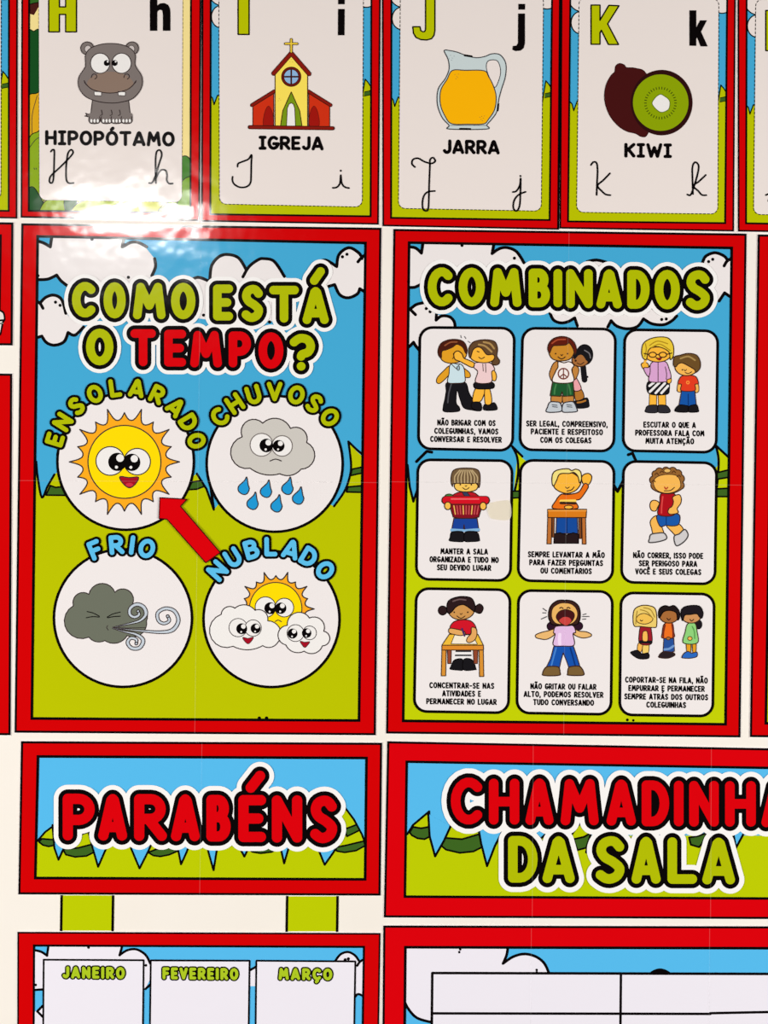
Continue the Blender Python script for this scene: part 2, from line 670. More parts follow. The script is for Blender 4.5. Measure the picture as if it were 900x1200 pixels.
def word(r, s, x0, x1, y, h, slope=.012, w=3.8):
    p = Part(Z_TEXT)
    p.text(s.replace('I', 'Ī'), x0, x1, y, h, w, 'black', slope, gap=.36)
    p.build('printed_word', r, r)


def cursive(r, strokes, view, name, w=2.0):
    p = Part(Z_TEXT).view(*view)
    for s in strokes:
        p.line(smooth(s) if len(s) > 2 else s, 'black', w if len(s) > 1 else 2.4)
    p.build(name, r, r)


def paint_h(r):
    big_letter(r, [[(57.6, -9), (70, -9), (70, 8.8), (77.4, 8.8), (77.4, -9), (90, -9), (90, 38), (77.4, 38), (77.4, 17.6), (70, 17.6), (70, 38), (57.6, 38)]],
               'lime')
    q = [(176, -14), (184.6, -14), (184.6, 7)] + [(188, 4.6), (193, 4.2), (197.5, 6.5), (199.6, 11), (200, 16), (200, 36.8), (191.2, 36.8), (191.2, 17),
                                                (190.4, 13), (187.5, 12), (184.9, 14), (184.6, 17), (184.6, 36.8), (176, 36.8)]
    big_letter(r, [q], 'black', 0, 'lowercase_letter')
    v = (3.75, 0, 0)
    g = (126, 116, 112)
    p = Part(Z_TEXT).view(*v)
    W = 1.0
    E = (52, 40, 40)
    p.shape([(392, 505), (378, 500), (384, 510), (374, 512), (394, 516)], g, W, E, sm=False)
    p.shape([(408, 440), (566, 440), (572, 490), (580, 535), (395, 535), (402, 490)], g, W, E, sm=False)
    for x in (395, 448, 492, 536):
        w = 44
        p.shape([(x, 500), (x + w, 500), (x + w + 2, 532), (x + w - 8, 544), (x + 6, 544), (x - 3, 530)], g, 0)
        p.line(smooth([(x, 515), (x - 3, 530), (x + 6, 544), (x + w - 8, 544), (x + w + 2, 532), (x + w, 515)]), E, W)
        for k in range(3):
            p.shape(oval(x + 8 + k * 14, 533, 6, 9, 12), 'white', .5, E)
    for x in (447, 490, 526):
        p.line(smooth([(x, 485), (x + 4, 505), (x - 6, 510)]), E, W * .8)
    for cx in (385, 582):
        p.shape(oval(cx, 215, 28), g, W, E)
        p.shape(oval(cx + (3 if cx < 480 else -3), 218, 14, 15), (206, 196, 192), .6, E)
    p.shape([(378, 290), (378, 245), (400, 215), (445, 198), (487, 194), (530, 198), (574, 215), (596, 245), (596, 290), (625, 340), (622, 390), (585, 435),
             (530, 452), (485, 455), (430, 448), (380, 428), (350, 390), (348, 345), (372, 305)], g, W, E)
    p.shape([(400, 345), (440, 325), (487, 318), (535, 325), (572, 345), (588, 375), (550, 405), (487, 412), (425, 403), (385, 375)], (140, 118, 104), 0)
    for cx in (442, 536):
        p.shape(oval(cx, 281, 42, 44), 'white', W, E)
    for cx in (471, 506):
        p.shape(oval(cx, 280, 13), 'black', 0)
        p.shape(oval(cx + 4, 274, 4), 'white', 0)
    for cx in (415, 558):
        p.line(smooth([(cx - 12, 344), (cx - 6, 330), (cx + 8, 330), (cx + 12, 342), (cx + 4, 350)]), E, W)
    for x in (415, 520):
        p.shape([(x, 405), (x + 33, 407), (x + 32, 424), (x + 2, 422)], 'white', .7, E, sm=False)
    p.line(smooth([(374, 366), (410, 397), (485, 412), (560, 397), (598, 364)]), E, W)
    p.line([(372, 358), (380, 374)], E, W)
    p.line([(590, 372), (600, 358)], E, W)
    p.build('hippopotamus_picture', r, r)
    word(r, 'HIPOPÓTAMO', 53.3, 205, 162.7, 17.6, .012, 3.8)
    cursive(r, [[(225, 668), (232, 660), (240, 664), (240, 700), (238, 760), (235, 795), (228, 806), (219, 800), (225, 775), (260, 742), (300, 702), (322, 675),
                 (316, 660), (304, 668), (297, 690), (292, 740), (293, 790), (304, 806), (325, 806)]], v, 'cursive_capital')
    cursive(r, [[(656, 806), (670, 804), (685, 772), (700, 722), (712, 682), (704, 662), (690, 668), (685, 700), (685, 760), (686, 806)],
                [(687, 784), (705, 752), (728, 750), (735, 772), (734, 794), (744, 808), (760, 808)]], v, 'cursive_lowercase')


def paint_i(r):
    v = (3.83, 225, 0)
    big_letter(r, [[(279.3, -11), (292, -11), (292, 41), (279.3, 41)]], 'lime')
    big_letter(r, [[(396.2, 11.2), (404, 11.2), (403.8, 42), (396, 42)], [(396.2, -2.5), (404, -2.5), (404, 5.7), (396.2, 5.7)]], 'black', 0, 'lowercase_letter')
    p = Part(Z_TEXT).view(*v)
    B, RF, RD = (64, 22, 12), (136, 26, 16), (208, 50, 20)
    for sg in (-1, 1):
        m = lambda q: [(446 + sg * (x - 446), y) for x, y in q]
        p.shape(m([(525, 412), (618, 472), (618, 570), (525, 570)]), RD, 1.0, B, sm=False)
        p.line(m([(522, 412), (622, 474)]), B, 4.6)
        p.line(m([(522, 412), (622, 474)]), RF, 2.8)
        p.shape(m([(528, 568), (530, 510), (548, 478), (566, 510), (570, 568)]), (160, 22, 14), .5, B)
    p.shape([(374, 335), (446, 252), (519, 335), (519, 570), (374, 570)], (252, 226, 92), 1.0, B, sm=False)
    p.line([(367, 332), (446, 242), (526, 334)], B, 5.6)
    p.line([(367, 332), (446, 242), (526, 334)], RF, 3.8)
    p.shape(oval(446, 347, 45), B, 0)
    p.shape(oval(446, 347, 41), (112, 28, 18), 0)
    p.shape(oval(446, 347, 33), (142, 182, 222), .8, B)
    p.line([(446, 314), (446, 380)], B, 1.9)
    p.line([(413, 347), (479, 347)], B, 1.9)
    p.shape([(398, 568), (408, 500), (446, 415), (484, 500), (494, 568)], (122, 152, 22), 1.0, B, sm=False)
    p.shape([(425, 568), (428, 490), (436, 470), (446, 464), (456, 470), (462, 490), (465, 568)], 'white', .9, B, sm=False)
    p.line([(260, 573), (632, 578)], B, 4.8)
    p.line([(262, 573), (630, 578)], RF, 3.0)
    for a, b in (([(446, 180), (446, 236)], 0), ([(420, 199), (472, 199)], 0)):
        p.line(a, B, 3.3)
    for a in ([(446, 180), (446, 236)], [(420, 199), (472, 199)]):
        p.line(a, (240, 205, 62), 1.8)
    for x, y in ((446, 270), (440, 280), (452, 281), (392, 446), (399, 452), (388, 455)):
        p.line([(x, y)], (170, 130, 40), .7)
    p.build('church_picture', r, r)
    word(r, 'IGREJA', 303.3, 379.3, 168.2, 16.6)
    cursive(r, [[(205, 750), (208, 736), (228, 727), (254, 716), (268, 697), (267, 730), (266, 785), (263, 822), (245, 840), (215, 842), (190, 828), (182, 810),
                 (183, 795)]], v, 'cursive_capital')
    cursive(r, [[(632, 845), (650, 842), (664, 825), (668, 788), (672, 822), (684, 840), (705, 846)], [(668, 768)]], v, 'cursive_lowercase')


def paint_j(r):
    v = (4.0, 440, 0)
    q = [(235, -44), (278, -44), (278, 145), (274, 168), (262, 184), (240, 190), (212, 188), (190, 178), (178, 158), (175, 128), (208, 128), (212, 146), (222, 152),
         (231, 150), (235, 140)]
    M = lambda q: [(440 + x / 4, y / 4) for x, y in q]
    big_letter(r, [M(q)], 'lime')
    big_letter(r, [M([(668, 66), (700, 66), (700, 205), (694, 228), (680, 240), (655, 242), (641, 236), (643, 218), (660, 216), (667, 205)]),
                   M([(669, 21), (701, 21), (700, 48), (669, 48)])], 'black', 0, 'lowercase_letter')
    p = Part(Z_TEXT).view(*v)
    E = (60, 62, 66)
    p.shape([(322, 240), (350, 240), (385, 248), (425, 263), (470, 273), (510, 268), (545, 255), (580, 258), (604, 285), (612, 320), (606, 370), (590, 420), (577, 470),
             (568, 525), (545, 560), (521, 588), (521, 607), (345, 607), (345, 590), (312, 552), (290, 490), (294, 420), (328, 370), (345, 325), (340, 280)],
            (202, 214, 214), 1.2, E)
    p.shape([(524, 292), (550, 283), (574, 292), (586, 335), (577, 380), (558, 412), (536, 372), (520, 325)], 'paper', 1.0, E)
    p.shape([(360, 333), (420, 332), (508, 334), (530, 362), (552, 405), (565, 455), (558, 515), (530, 560), (506, 583), (430, 585), (356, 582), (325, 545), (304, 490), (306, 425),
             (335, 375)], (253, 182, 6), 1.2, E)
    p.line([(350, 590), (518, 590)], E, .7)
    p.line([(418, 262), (450, 267)], 'black', 2.4)
    p.line([(396, 606), (444, 607)], 'black', 2.2)
    p.line([(575, 490), (572, 520)], 'black', 2.2)
    for x, y in ((352, 262), (360, 275), (368, 266), (356, 284), (345, 278), (372, 352), (380, 360), (388, 350), (376, 372), (384, 366), (488, 552), (497, 548), (505, 556), (494, 562),
                 (500, 568), (510, 546)):
        p.line([(x, y)], E, .7)
    p.build('juice_jug_picture', r, r)
    word(r, 'JARRA', 518.5, 585.4, 172.8, 17)
    cursive(r, [[(185, 785), (171, 770), (176, 750), (200, 744), (230, 760), (262, 768), (280, 757), (270, 741), (256, 750), (255, 780), (252, 850), (250, 930), (247, 980), (235, 990),
                 (221, 975), (223, 930), (242, 903), (278, 897)]], v, 'cursive_capital')
    cursive(r, [[(643, 902), (660, 897), (676, 870), (680, 838), (679, 900), (675, 965), (661, 990), (646, 978), (649, 943), (670, 915), (703, 901)], [(679, 827)]], v,
            'cursive_lowercase')


def paint_k(r):
    v = (3.6, 650, 0)
    M = lambda q: [(650 + x / 3.6, y / 3.6) for x, y in q]
    big_letter(r, [M([(153, 24), (190, 24), (190, 88), (228, 25), (270, 27), (222, 103), (268, 190), (226, 190), (196, 130), (190, 140), (190, 189), (153, 189)])], 'lime')
    big_letter(r, [M([(567, 46), (596, 46), (596, 118), (612, 88), (641, 88), (616, 136), (644, 198), (614, 198), (599, 160), (596, 166), (596, 196), (567, 195)])], 'black', 0,
               'lowercase_letter')
    p = Part(Z_TEXT).view(*v)
    BR, BE = (70, 18, 18), (46, 14, 14)
    p.shape([(209, 405), (216, 360), (236, 322), (252, 305), (256, 282), (272, 270), (292, 276), (302, 287), (340, 290), (384, 312), (420, 420), (402, 530), (386, 574), (364, 578),
             (340, 565), (304, 556), (266, 532), (232, 490), (214, 445)], BR, .8, BE)
    p.shape(oval(450, 435, 130, 138), BE, 0)
    p.shape(oval(446, 435, 117, 119), (141, 164, 4), 0)
    for k in range(34):
        a = 2 * math.pi * k / 34
        c, s = math.cos(a), math.sin(a)
        p.line([(445 + 58 * c, 437 + 58 * s), (445 + 69 * c, 437 + 69 * s)], (40, 52, 10), .9, up=False)
    p.z += STEP
    p.shape([(410, 434), (425, 412), (444, 400), (462, 408), (482, 425), (484, 448), (476, 466), (450, 476), (430, 466), (414, 448)], 'white', .9, (90, 110, 20))
    p.build('kiwi_picture', r, r)
    word(r, 'KIWI', 731.3, 787, 176.9, 17.2)
    cursive(r, [[(152, 698), (163, 685), (176, 690), (180, 720), (178, 770), (176, 824)], [(232, 733), (204, 762), (180, 785), (200, 810), (215, 822), (234, 825)]], v,
            'cursive_capital')
    cursive(r, [[(558, 822), (572, 824), (585, 792), (600, 742), (606, 702), (592, 686), (580, 705), (580, 760), (582, 820)],
                [(636, 740), (606, 768), (584, 786), (605, 808), (620, 824), (638, 825)]], v, 'cursive_lowercase')


def paint_l(r):
    big_letter(r, [[(897, 13), (909, 13), (909, 50), (926, 50), (926, 60), (897, 60)]], 'lime')
    cursive(r, [[(897, 229), (904, 226), (912, 222), (920, 205), (924, 192), (916, 189), (911, 200), (910, 222), (900, 236), (906, 228), (922, 236), (934, 230)]], (1, 0, 0),
            'cursive_capital')


alphabet_card([(-185, -43), (21.4, -43), (20.6, 256.5), (-184, 253)], [(-174, -32), (11, -32), (10.6, 247.5), (-173, 244)], [(-163, -20), (1.4, -20), (1.2, 234), (-162, 231)],
              'alphabet card cut off by the left edge of the photo, left of HIPOPÓTAMO', None, hill=112)
alphabet_card([(25.6, -38), (236.2, -36), (234.4, 259.3), (24.6, 255.4)], [(34.4, -28), (224.2, -26), (223.4, 249.6), (34, 247.4)],
              [(45.9, -17), (214.2, -15), (213.2, 237.2), (46.7, 234.6)], 'letter H card with a grey hippopotamus, jungle leaves and the word HIPOPÓTAMO', paint_h, jungle=True)
alphabet_card([(236.8, -33), (446.4, -31), (443.9, 263.6), (235.9, 260)], [(247, -23), (435.4, -21), (434.4, 253.8), (246.6, 251.4)],
              [(257, -12), (425.6, -10), (424.2, 242.6), (257.6, 239.2)], 'letter I card with a red and yellow church and the word IGREJA', paint_i, hill=121)
alphabet_card([(447.6, -28), (657, -26), (654.6, 269.5), (448.2, 265.4)], [(458.6, -18), (647, -16), (644, 258.2), (458.2, 255.6)],
              [(469.5, -7), (636.4, -5), (633.8, 247.4), (467.2, 244.2)], 'letter J card with a jug of orange juice and the word JARRA', paint_j, hill=123)
alphabet_card([(657.2, -24), (862, -22), (859.8, 271.6), (655.4, 268.2)], [(668.2, -13), (852, -11), (849.6, 261.8), (665.4, 259.8)],
              [(678.8, -2.5), (841.7, -1), (840.5, 250.8), (675.8, 248.8)], 'letter K card with a cut kiwi fruit and the word KIWI', paint_k, hill=128)
alphabet_card([(864, -22), (1070, -20), (1068, 275), (864.4, 271.6)], [(874.6, -11), (1060, -9), (1058, 265), (873.8, 262)],
              [(885.6, 0), (1050, 1), (1048, 254), (883, 251.4)], 'alphabet card cut off by the right edge of the photo, right of the KIWI card', paint_l, hill=132)

# ------------------------------------------------------------------ weather poster
WO = [(25.4, 262), (447, 267.2), (440.4, 861.4), (17.4, 858.4)]
WI = [(44.4, 277.2), (428.4, 285), (420.8, 844.2), (37.6, 841.8)]
wr = thing('weather_poster', 229, 861.4, 'red bordered poster reading COMO ESTÁ O TEMPO? with four round weather pictures', 'poster')
sheet(wr, WO)
p = Part(Z_ART)
p.fill(inset(WI, -.5), 'sky')
p.build('printed_sky', wr, wr)
p = Part(Z_ART + .0001)
top = [(36, 536), (42.7, 541), (44.5, 558), (49.3, 582.7), (56, 570), (64, 556), (80, 545), (222, 562), (230.7, 554.7), (241, 572), (250.7, 597.3), (262, 584), (385, 590), (391.8, 593.5),
       (403, 577), (409, 562), (411.5, 545), (408.2, 517.3), (417, 528), (430, 540)]
p.fill(top + [(421.5, 845), (37, 843)], 'lime')
v = (3.75, 0, 440)
p.view(*v)
p.shape([(203, 526), (222, 484), (245, 492), (285, 488), (290, 527)], 'dkgreen', 2.0, sm=False)
p.view(3.75, 220, 440)
p.shape([(5, 490), (20, 468), (62, 462), (72, 488), (40, 500), (4, 502)], 'dkgreen', 2.0, sm=False)
p.shape([(722, 412), (770, 402), (770, 428), (716, 440)], 'dkgreen', 2.0, sm=False)
p.shape([(704, 490), (772, 484), (772, 514), (698, 512)], 'dkgreen', 2.0, sm=False)
p.view(3.75, 0, 0)
for ln in ([(42.7, 541), (44.5, 560), (49.3, 583), (56, 570), (64, 556)], [(230.7, 555), (242, 573), (250.7, 597.3)], [(391.5, 593.3), (403, 577), (409, 562), (411.5, 545), (408.3, 517.5)],
           [(408.3, 517.5), (417, 526), (430, 537)]):
    p.view()
    p.line(smooth(ln) if len(ln) > 4 else ln, 'black', 2.6)
p.line([(250.4, 596), (247, 570)], 'black', 3.2)
for x in (304, 312.5):
    p.line([(x, 841.5)], 'black', 4.2)
p.build('printed_hill', wr, wr)
C1 = (3.75, 0, 250)
cloud(wr, [(160, 125), (190, 130), (222, 148), (230, 95), (548, 95), (538, 150), (590, 128), (640, 150), (680, 200), (683, 240), (665, 280), (600, 330), (300, 330), (285, 308), (250, 270),
           (212, 292), (160, 292)],
      [[(160, 122), (190, 130), (222, 148)], [(222, 148), (230, 95)], [(548, 95), (538, 150)], [(538, 150), (572, 130), (605, 128), (645, 148)], [(680, 200), (684, 235), (668, 275)],
       [(160, 292), (210, 290), (250, 272)], [(250, 272), (268, 296), (295, 318)]], [(405, 115), (168, 275), (565, 282)], C1)
cloud(wr, [(160, 392), (178, 392), (200, 370), (235, 360), (270, 378), (290, 420), (300, 450), (372, 500), (345, 536), (300, 522), (290, 562), (240, 580), (195, 562), (185, 540), (160, 546)],
      [[(190, 418), (176, 395), (160, 388)], [(178, 394), (202, 370), (238, 360), (272, 380), (290, 440)], [(160, 548), (185, 540)], [(185, 540), (205, 568), (240, 580), (282, 565), (300, 524)],
       [(300, 524), (330, 536), (368, 500)]], [(245, 391), (265, 405)], C1)
C2 = (3.75, 220, 250)
cloud(wr, [(-20, 330), (10, 292), (50, 282), (90, 297), (98, 260), (120, 205), (180, 182), (235, 205), (258, 250), (290, 212), (335, 200), (385, 215), (425, 275), (450, 300), (480, 480),
           (360, 475), (100, 470), (-30, 450)],
      [[(5, 300), (45, 282), (90, 297)], [(98, 290), (106, 230), (140, 190), (180, 182), (225, 198), (258, 250)], [(243, 280), (270, 235), (310, 205), (335, 200), (380, 212), (425, 278)]],
      [(70, 448), (360, 478)], C2)
cloud(wr, [(560, 300), (570, 220), (610, 208), (652, 232), (660, 185), (708, 152), (755, 180), (768, 205), (785, 178), (785, 350), (756, 330), (745, 355), (705, 372), (668, 358), (645, 315),
           (620, 322)],
      [[(575, 215), (608, 207), (655, 235)], [(655, 235), (665, 182), (708, 152), (752, 175), (766, 200)], [(748, 214), (766, 194), (788, 178)], [(618, 322), (646, 314)],
       [(646, 314), (668, 358), (705, 372), (745, 355), (756, 332)], [(756, 332), (785, 350)]], [(680, 192), (700, 181)], C2)
border(wr, WO, WI)


def title(root, words, fw, ow, hw, name='title', tilt=0.0, z=Z_TEXT, halo='halo'):
    """words: (ink, [(letter, x0, x1, top, bottom of its black outline), ...]); halo, outline and coloured words"""
    p = Part(z)
    ins = fw / 2 + ow
    allw = [l for k, sp in words for l in sp]
    if hw:
        p.letters(allw, halo, fw + 2 * ow + 2 * hw, ins, tilt)
    p.letters(allw, 'black', fw + 2 * ow, ins, tilt)
    o = p.build(name, root, root, label='black lettering outline with a white halo' if hw else 'black lettering outline')
    for k, sp in words:
        q = Part(p.z + STEP)
        q.letters(sp, k, fw, ins, tilt)
        q.build('title_word', o, root, label=('red' if k.startswith('red') else 'lime green') + ' word')
    return p.z


title(wr, [('letter', [('C', 80, 117.5, 326, 377), ('O', 117, 152.4, 326.4, 378), ('M', 151.5, 199, 327, 379), ('O', 196, 234, 327, 379)]),
           ('letter', [('E', 245.2, 278, 329, 380.5), ('S', 278, 314, 329.6, 382), ('T', 311, 355, 330.6, 383), ('Á', 350, 390, 332, 384.6)]),
           ('letter', [('O', 96.5, 138, 380.7, 433)]),
           ('redd', [('T', 148.5, 187.6, 381.4, 434), ('E', 188, 223, 382, 434.4), ('M', 218.5, 265, 383.4, 435.4), ('P', 263.5, 299, 384, 435.4), ('O', 298.4, 337, 385, 437)]),
           ('letter', [('?', 335, 374, 387, 438.5)])], 10.0, 4.7, 4.4)


def weather_circle(cx, cy, rx, ry, name, wordspec, draw, key, ltrs):
    p = Part(Z_TOP)
    p.fill(oval(cx, cy, rx, ry, 72), 'paperm')
    p.line(oval(cx, cy, rx - 1.6, ry - 1.6, 72), 'black', 3.2, closed=True)
    o = p.build('weather_circle', wr, wr)
    draw(o)
    z = Part(Z_TEXT + .0001)
    w, lcx, lcy, R, angs = wordspec
    z.arc_letters(w, lcx, lcy, R, angs, ltrs[0], ltrs[1], 'black', ltrs[2] + 5.6)
    z.z += STEP
    z.arc_letters(w, lcx, lcy, R, angs, ltrs[0], ltrs[1], key, ltrs[2])
    z.build('weather_word', o, wr)


def eyes(p, spec, W, E='line'):
    for (cx, cy, r, pcx, pcy, pr) in spec:
        p.shape(oval(cx, cy, r), 'white', W, E)
    for (cx, cy, r, pcx, pcy, pr) in spec:
        p.shape(oval(pcx, pcy, pr), 'black', 0)
        p.shape(oval(pcx + pr * .3, pcy - pr * .42, pr * .42, None, 16), 'white', 0)
        p.shape(oval(pcx - pr * .1, pcy + pr * .58, pr * .17, None, 12), 'white', 0)


def sunburst(p, cx, cy, rt, rs, rv, a0, n, half=False):
    pts = []
    for k in range(n):
        for f, r in ((0, rt), (.05, rv + (rt - rv) * .55), (.1, rv + (rt - rv) * .26), (.17, rv + (rt - rv) * .06), (.25, rv), (.33, rv + (rs - rv) * .07),
                     (.4, rv + (rs - rv) * .3), (.45, rv + (rs - rv) * .58), (.5, rs), (.55, rv + (rs - rv) * .58), (.6, rv + (rs - rv) * .3), (.67, rv + (rs - rv) * .07),
                     (.75, rv), (.83, rv + (rt - rv) * .06), (.9, rv + (rt - rv) * .26), (.95, rv + (rt - rv) * .55)):
            a = math.radians(a0 + (k + f) * 360 / n)
            pts.append((cx + r * math.cos(a), cy + r * math.sin(a)))
    p.shape(pts, 'ray', 1.5, 'line', sm=False)


def draw_sun(o):
    p = Part(Z_TEXT - .0003).view(3.75, 0, 440)
    sunburst(p, 548, 380, 242, 216, 184, 0, 10)
    p.shape(oval(548, 380, 160), 'sun', 1.4, 'line')
    eyes(p, [(486, 376, 63, 517, 380, 40), (604, 379, 58, 580, 382, 38)], 1.3)
    p.shape([(528, 445), (570, 449), (609, 447), (598, 475), (570, 494), (541, 474)], 'mouth', 1.2, 'line')
    p.shape(oval(570, 480, 16, 8, 16), (206, 50, 66), 0)
    p.build('sun_picture', o, wr)


def draw_rain(o):
    p = Part(Z_TEXT - .0003).view(3.75, 220, 440)
    p.shape(scallop([(240, 270), (330, 210), (452, 233), (523, 295), (498, 412), (405, 432), (275, 408)], [.42, .26, .33, .40, .18, .12, .48]), 'greycloud', 1.4, 'line', sm=False)
    eyes(p, [(325, 305, 50, 346, 308, 30), (415, 310, 45, 400, 310, 26)], 1.2, (120, 112, 108))
    p.line(smooth([(362, 376), (387, 368), (412, 376)]), 'line', 1.3)
    for x, y in ((246, 490), (285, 556), (344, 503), (390, 567), (438, 490), (485, 533)):
        p.shape([(x + 14, y - 43), (x + 20, y - 10), (x + 25, y + 10), (x + 14, y + 30), (x - 4, y + 32), (x - 22, y + 18), (x - 22, y - 2), (x - 4, y - 20), (x + 6, y - 30)], 'drop', 1.3, 'line')
    p.build('rain_cloud_picture', o, wr)


def draw_wind(o):
    p = Part(Z_TEXT - .0003).view(3.75, 0, 610)
    p.shape(scallop([(324, 374), (392, 324), (506, 315), (584, 365), (645, 440), (560, 505), (462, 527), (392, 512)], [.36, .38, .42, .3, .3, .22, .18, .48]), 'darkcloud', 1.2, 'line', sm=False)
    for a in ([(384, 400), (410, 406), (438, 420)], [(438, 424), (408, 422), (380, 427)], [(472, 424), (498, 410), (530, 402)], [(474, 427), (500, 422), (530, 420)]):
        p.line(smooth(a), 'black', 1.1)
    p.line(smooth([(475, 460), (470, 470), (478, 482)]), 'line', .9)
    swirls = [[(495, 470), (560, 455), (615, 440), (642, 412), (632, 380), (602, 368), (574, 385), (572, 412), (592, 424), (612, 414), (608, 398)],
              [(495, 470), (560, 478), (640, 486), (712, 490), (760, 480), (785, 440), (768, 398), (728, 386), (694, 406), (698, 440), (722, 452), (745, 440), (738, 420)],
              [(495, 472), (550, 488), (600, 500), (630, 525), (615, 558), (580, 560), (562, 536), (576, 516), (600, 522), (600, 540)]]
    for s in swirls:
        q = smooth(s, n=4)
        n = len(q)
        ws = [1.4 + 4.6 * min(1, i / (n - 1) * 3.0) * (1 - .42 * i / (n - 1)) for i in range(n)]
        p.taper(q, ws, 'line')
        p.taper(q, [max(.1, w - 2.2) for w in ws], 'swirl')
        p.line([q[-1]], 'line', ws[-1] * 1.1)
        p.line([q[-1]], 'swirl', ws[-1] * .5)
    p.line([(500, 470), (560, 472), (640, 470)], 'line', .8)
    p.build('wind_cloud_picture', o, wr)


def draw_cloudy(o):
    p = Part(Z_TEXT - .0003).view(3.75, 220, 610)
    sunburst(p, 388, 388, 168, 146, 130, 0, 10)
    p.shape(oval(387, 387, 115), 'sun', 1.2, 'line')
    eyes(p, [(342, 380, 45, 363, 385, 26), (425, 382, 41, 409, 385, 25)], 1.1)
    p.line(smooth([(385, 443), (398, 437), (412, 444)]), 'line', 1.1)
    p.shape(scallop([(148, 412), (208, 385), (296, 394), (352, 440), (392, 540), (330, 549), (200, 552)], [.3, .22, .3, .34, .2, .13, .52]), 'white', 1.2, 'line', sm=False)
    eyes(p, [(222, 470, 40, 238, 475, 24), (288, 472, 36, 299, 474, 22)], .9)
    p.shape([(243, 513), (266, 517), (289, 512), (280, 530), (266, 541), (251, 530)], 'mouth', .8, 'line')
    p.shape(scallop([(438, 460), (535, 428), (598, 486), (592, 550), (512, 573), (432, 546)], [.4, .34, .46, .26, .22, .44]), 'white', 1.2, 'line', sm=False)
    eyes(p, [(474, 494, 37, 461, 496, 22), (536, 493, 30, 523, 494, 21)], .9)
    p.shape([(495, 530), (515, 534), (536, 532), (528, 546), (515, 557), (503, 546)], 'mouth', .8, 'line')
    p.build('cloudy_sun_picture', o, wr)


weather_circle(147.5, 540.8, 81.5, 81.7, 'sunny', ('ENSOLARADO', 147.5, 540.5, 86.5, [-73, -58, -41.6, -24.5, -8, 8.7, 25.6, 43, 58.5, 74]), draw_sun, 'letter', (16.6, 11.4, 5.2))
weather_circle(322, 543.6, 81.2, 81.2, 'rainy', ('CHUVOSO', 322, 543.5, 84.5, [-49.5, -33.5, -17, 0, 17.6, 33.5, 50]), draw_rain, 'letter', (17.4, 12.4, 5.2))
weather_circle(144.4, 724.2, 82.4, 82.2, 'windy', ('FRIO', 144.4, 724, 86, [-22, -5, 7.2, 19]), draw_wind, 'ice', (17.6, 12.4, 5.4))
weather_circle(318.3, 725.4, 81.2, 81.2, 'cloudy', ('NUBLADO', 318.3, 725.5, 85, [-48, -32, -16, -.5, 15.7, 31, 47.6]), draw_cloudy, 'ice', (17.6, 12.4, 5.4))
seams(wr, [((21.5, 563.2), (443.6, 565.6)), ((236, 265), (228.6, 859.6))])

# the loose arrow that points at today's weather
ar = thing('arrow_pointer', 223, 659.4, 'red cardboard arrow pointing up at the smiling sun on the weather poster', 'arrow')
p = Part(0.0030)
AQ = [(188, 583.4), (219.6, 585.2), (212, 593.3), (258.5, 647.4), (241.6, 659.4), (196.2, 608.4), (187, 607.6)]
n0 = len(p.v)
p.v += [(x, y, 0.0023) for x, y in AQ] + [(x, y, 0.0033) for x, y in AQ]
k = p.mi('redd')
m = len(AQ)
ccw = list(range(m))[::-1]
tris = tessellate_polygon([[Vector((a, b, 0)) for a, b in AQ]])
p.raw(AQ, tris, 'redd', 0.0033)
for i in range(m):
    u, w_ = ccw[i], ccw[(i + 1) % m]
    p.f.append([n0 + u, n0 + w_, n0 + m + w_, n0 + m + u])
    p.fm.append(k)
p.build('card', ar, ar)
p = Part(0.00332)
p.line(AQ, (60, 6, 12), 1.2, closed=True)
p.build('printed_outline', ar, ar)

# ------------------------------------------------------------------ class rules poster
RO = [(461, 268.6), (874.6, 274), (867.4, 864), (452.4, 859.4)]
RI = [(479.4, 284.6), (857.2, 290.8), (850, 848.6), (472.4, 844.6)]
rr = thing('rules_poster', 660, 864, 'red bordered poster headed COMBINADOS with nine rounded panels of children', 'poster')
sheet(rr, RO)
p = Part(Z_ART)
p.fill(inset(RI, -.5), 'sky')
p.build('printed_sky', rr, rr)
p = Part(Z_ART + .0001)
top = [(470, 540), (477.6, 547), (480, 570), (484.4, 587.8), (490, 572), (500, 560), (590, 575), (602, 575), (604, 553), (606, 538), (600, 524), (611, 536), (622, 545), (712, 560), (720, 572), (724, 577),
       (730, 566), (740, 560), (830, 560), (841, 545), (838.5, 521), (848, 530), (858, 541)]
p.fill(top + [(852, 852), (470, 848)], (194, 207, 4))
p.line([(477.6, 545), (480, 570), (484.4, 587.8), (492, 565)], 'black', 2.8)
p.line(smooth([(600, 523), (606, 536), (607, 555), (603, 576)]), 'black', 2.8)
p.line([(600, 523), (612, 535)], 'black', 2.8)
p.line([(714, 560), (723.5, 576), (731, 562)], 'black', 3.6)
p.line(smooth([(838.6, 522), (842, 540), (840, 570)]), 'black', 2.8)
p.line(smooth([(838.6, 522), (846, 529), (856, 538)]), 'black', 2.8)
p.shape([(598, 576), (612, 575), (612, 583), (597, 584)], 'dkgreen', 1.8, sm=False)
p.shape([(840, 554), (856, 550), (856, 559), (838, 562)], 'dkgreen', 2.0, sm=False)
p.shape([(838, 573), (856, 572), (856, 582), (838, 582)], 'dkgreen', 2.0, sm=False)
for q in ([(488, 541), (500, 529), (506, 530)], [(736, 533), (741, 531), (745, 540)]):
    p.line(q, 'black', 3.4)
p.line([(735, 843.5)], 'black', 3.4)
p.line([(742, 844)], 'black', 3)
p.build('printed_hill', rr, rr)
D1, D2 = (3.75, 440, 250), (3.75, 660, 250)
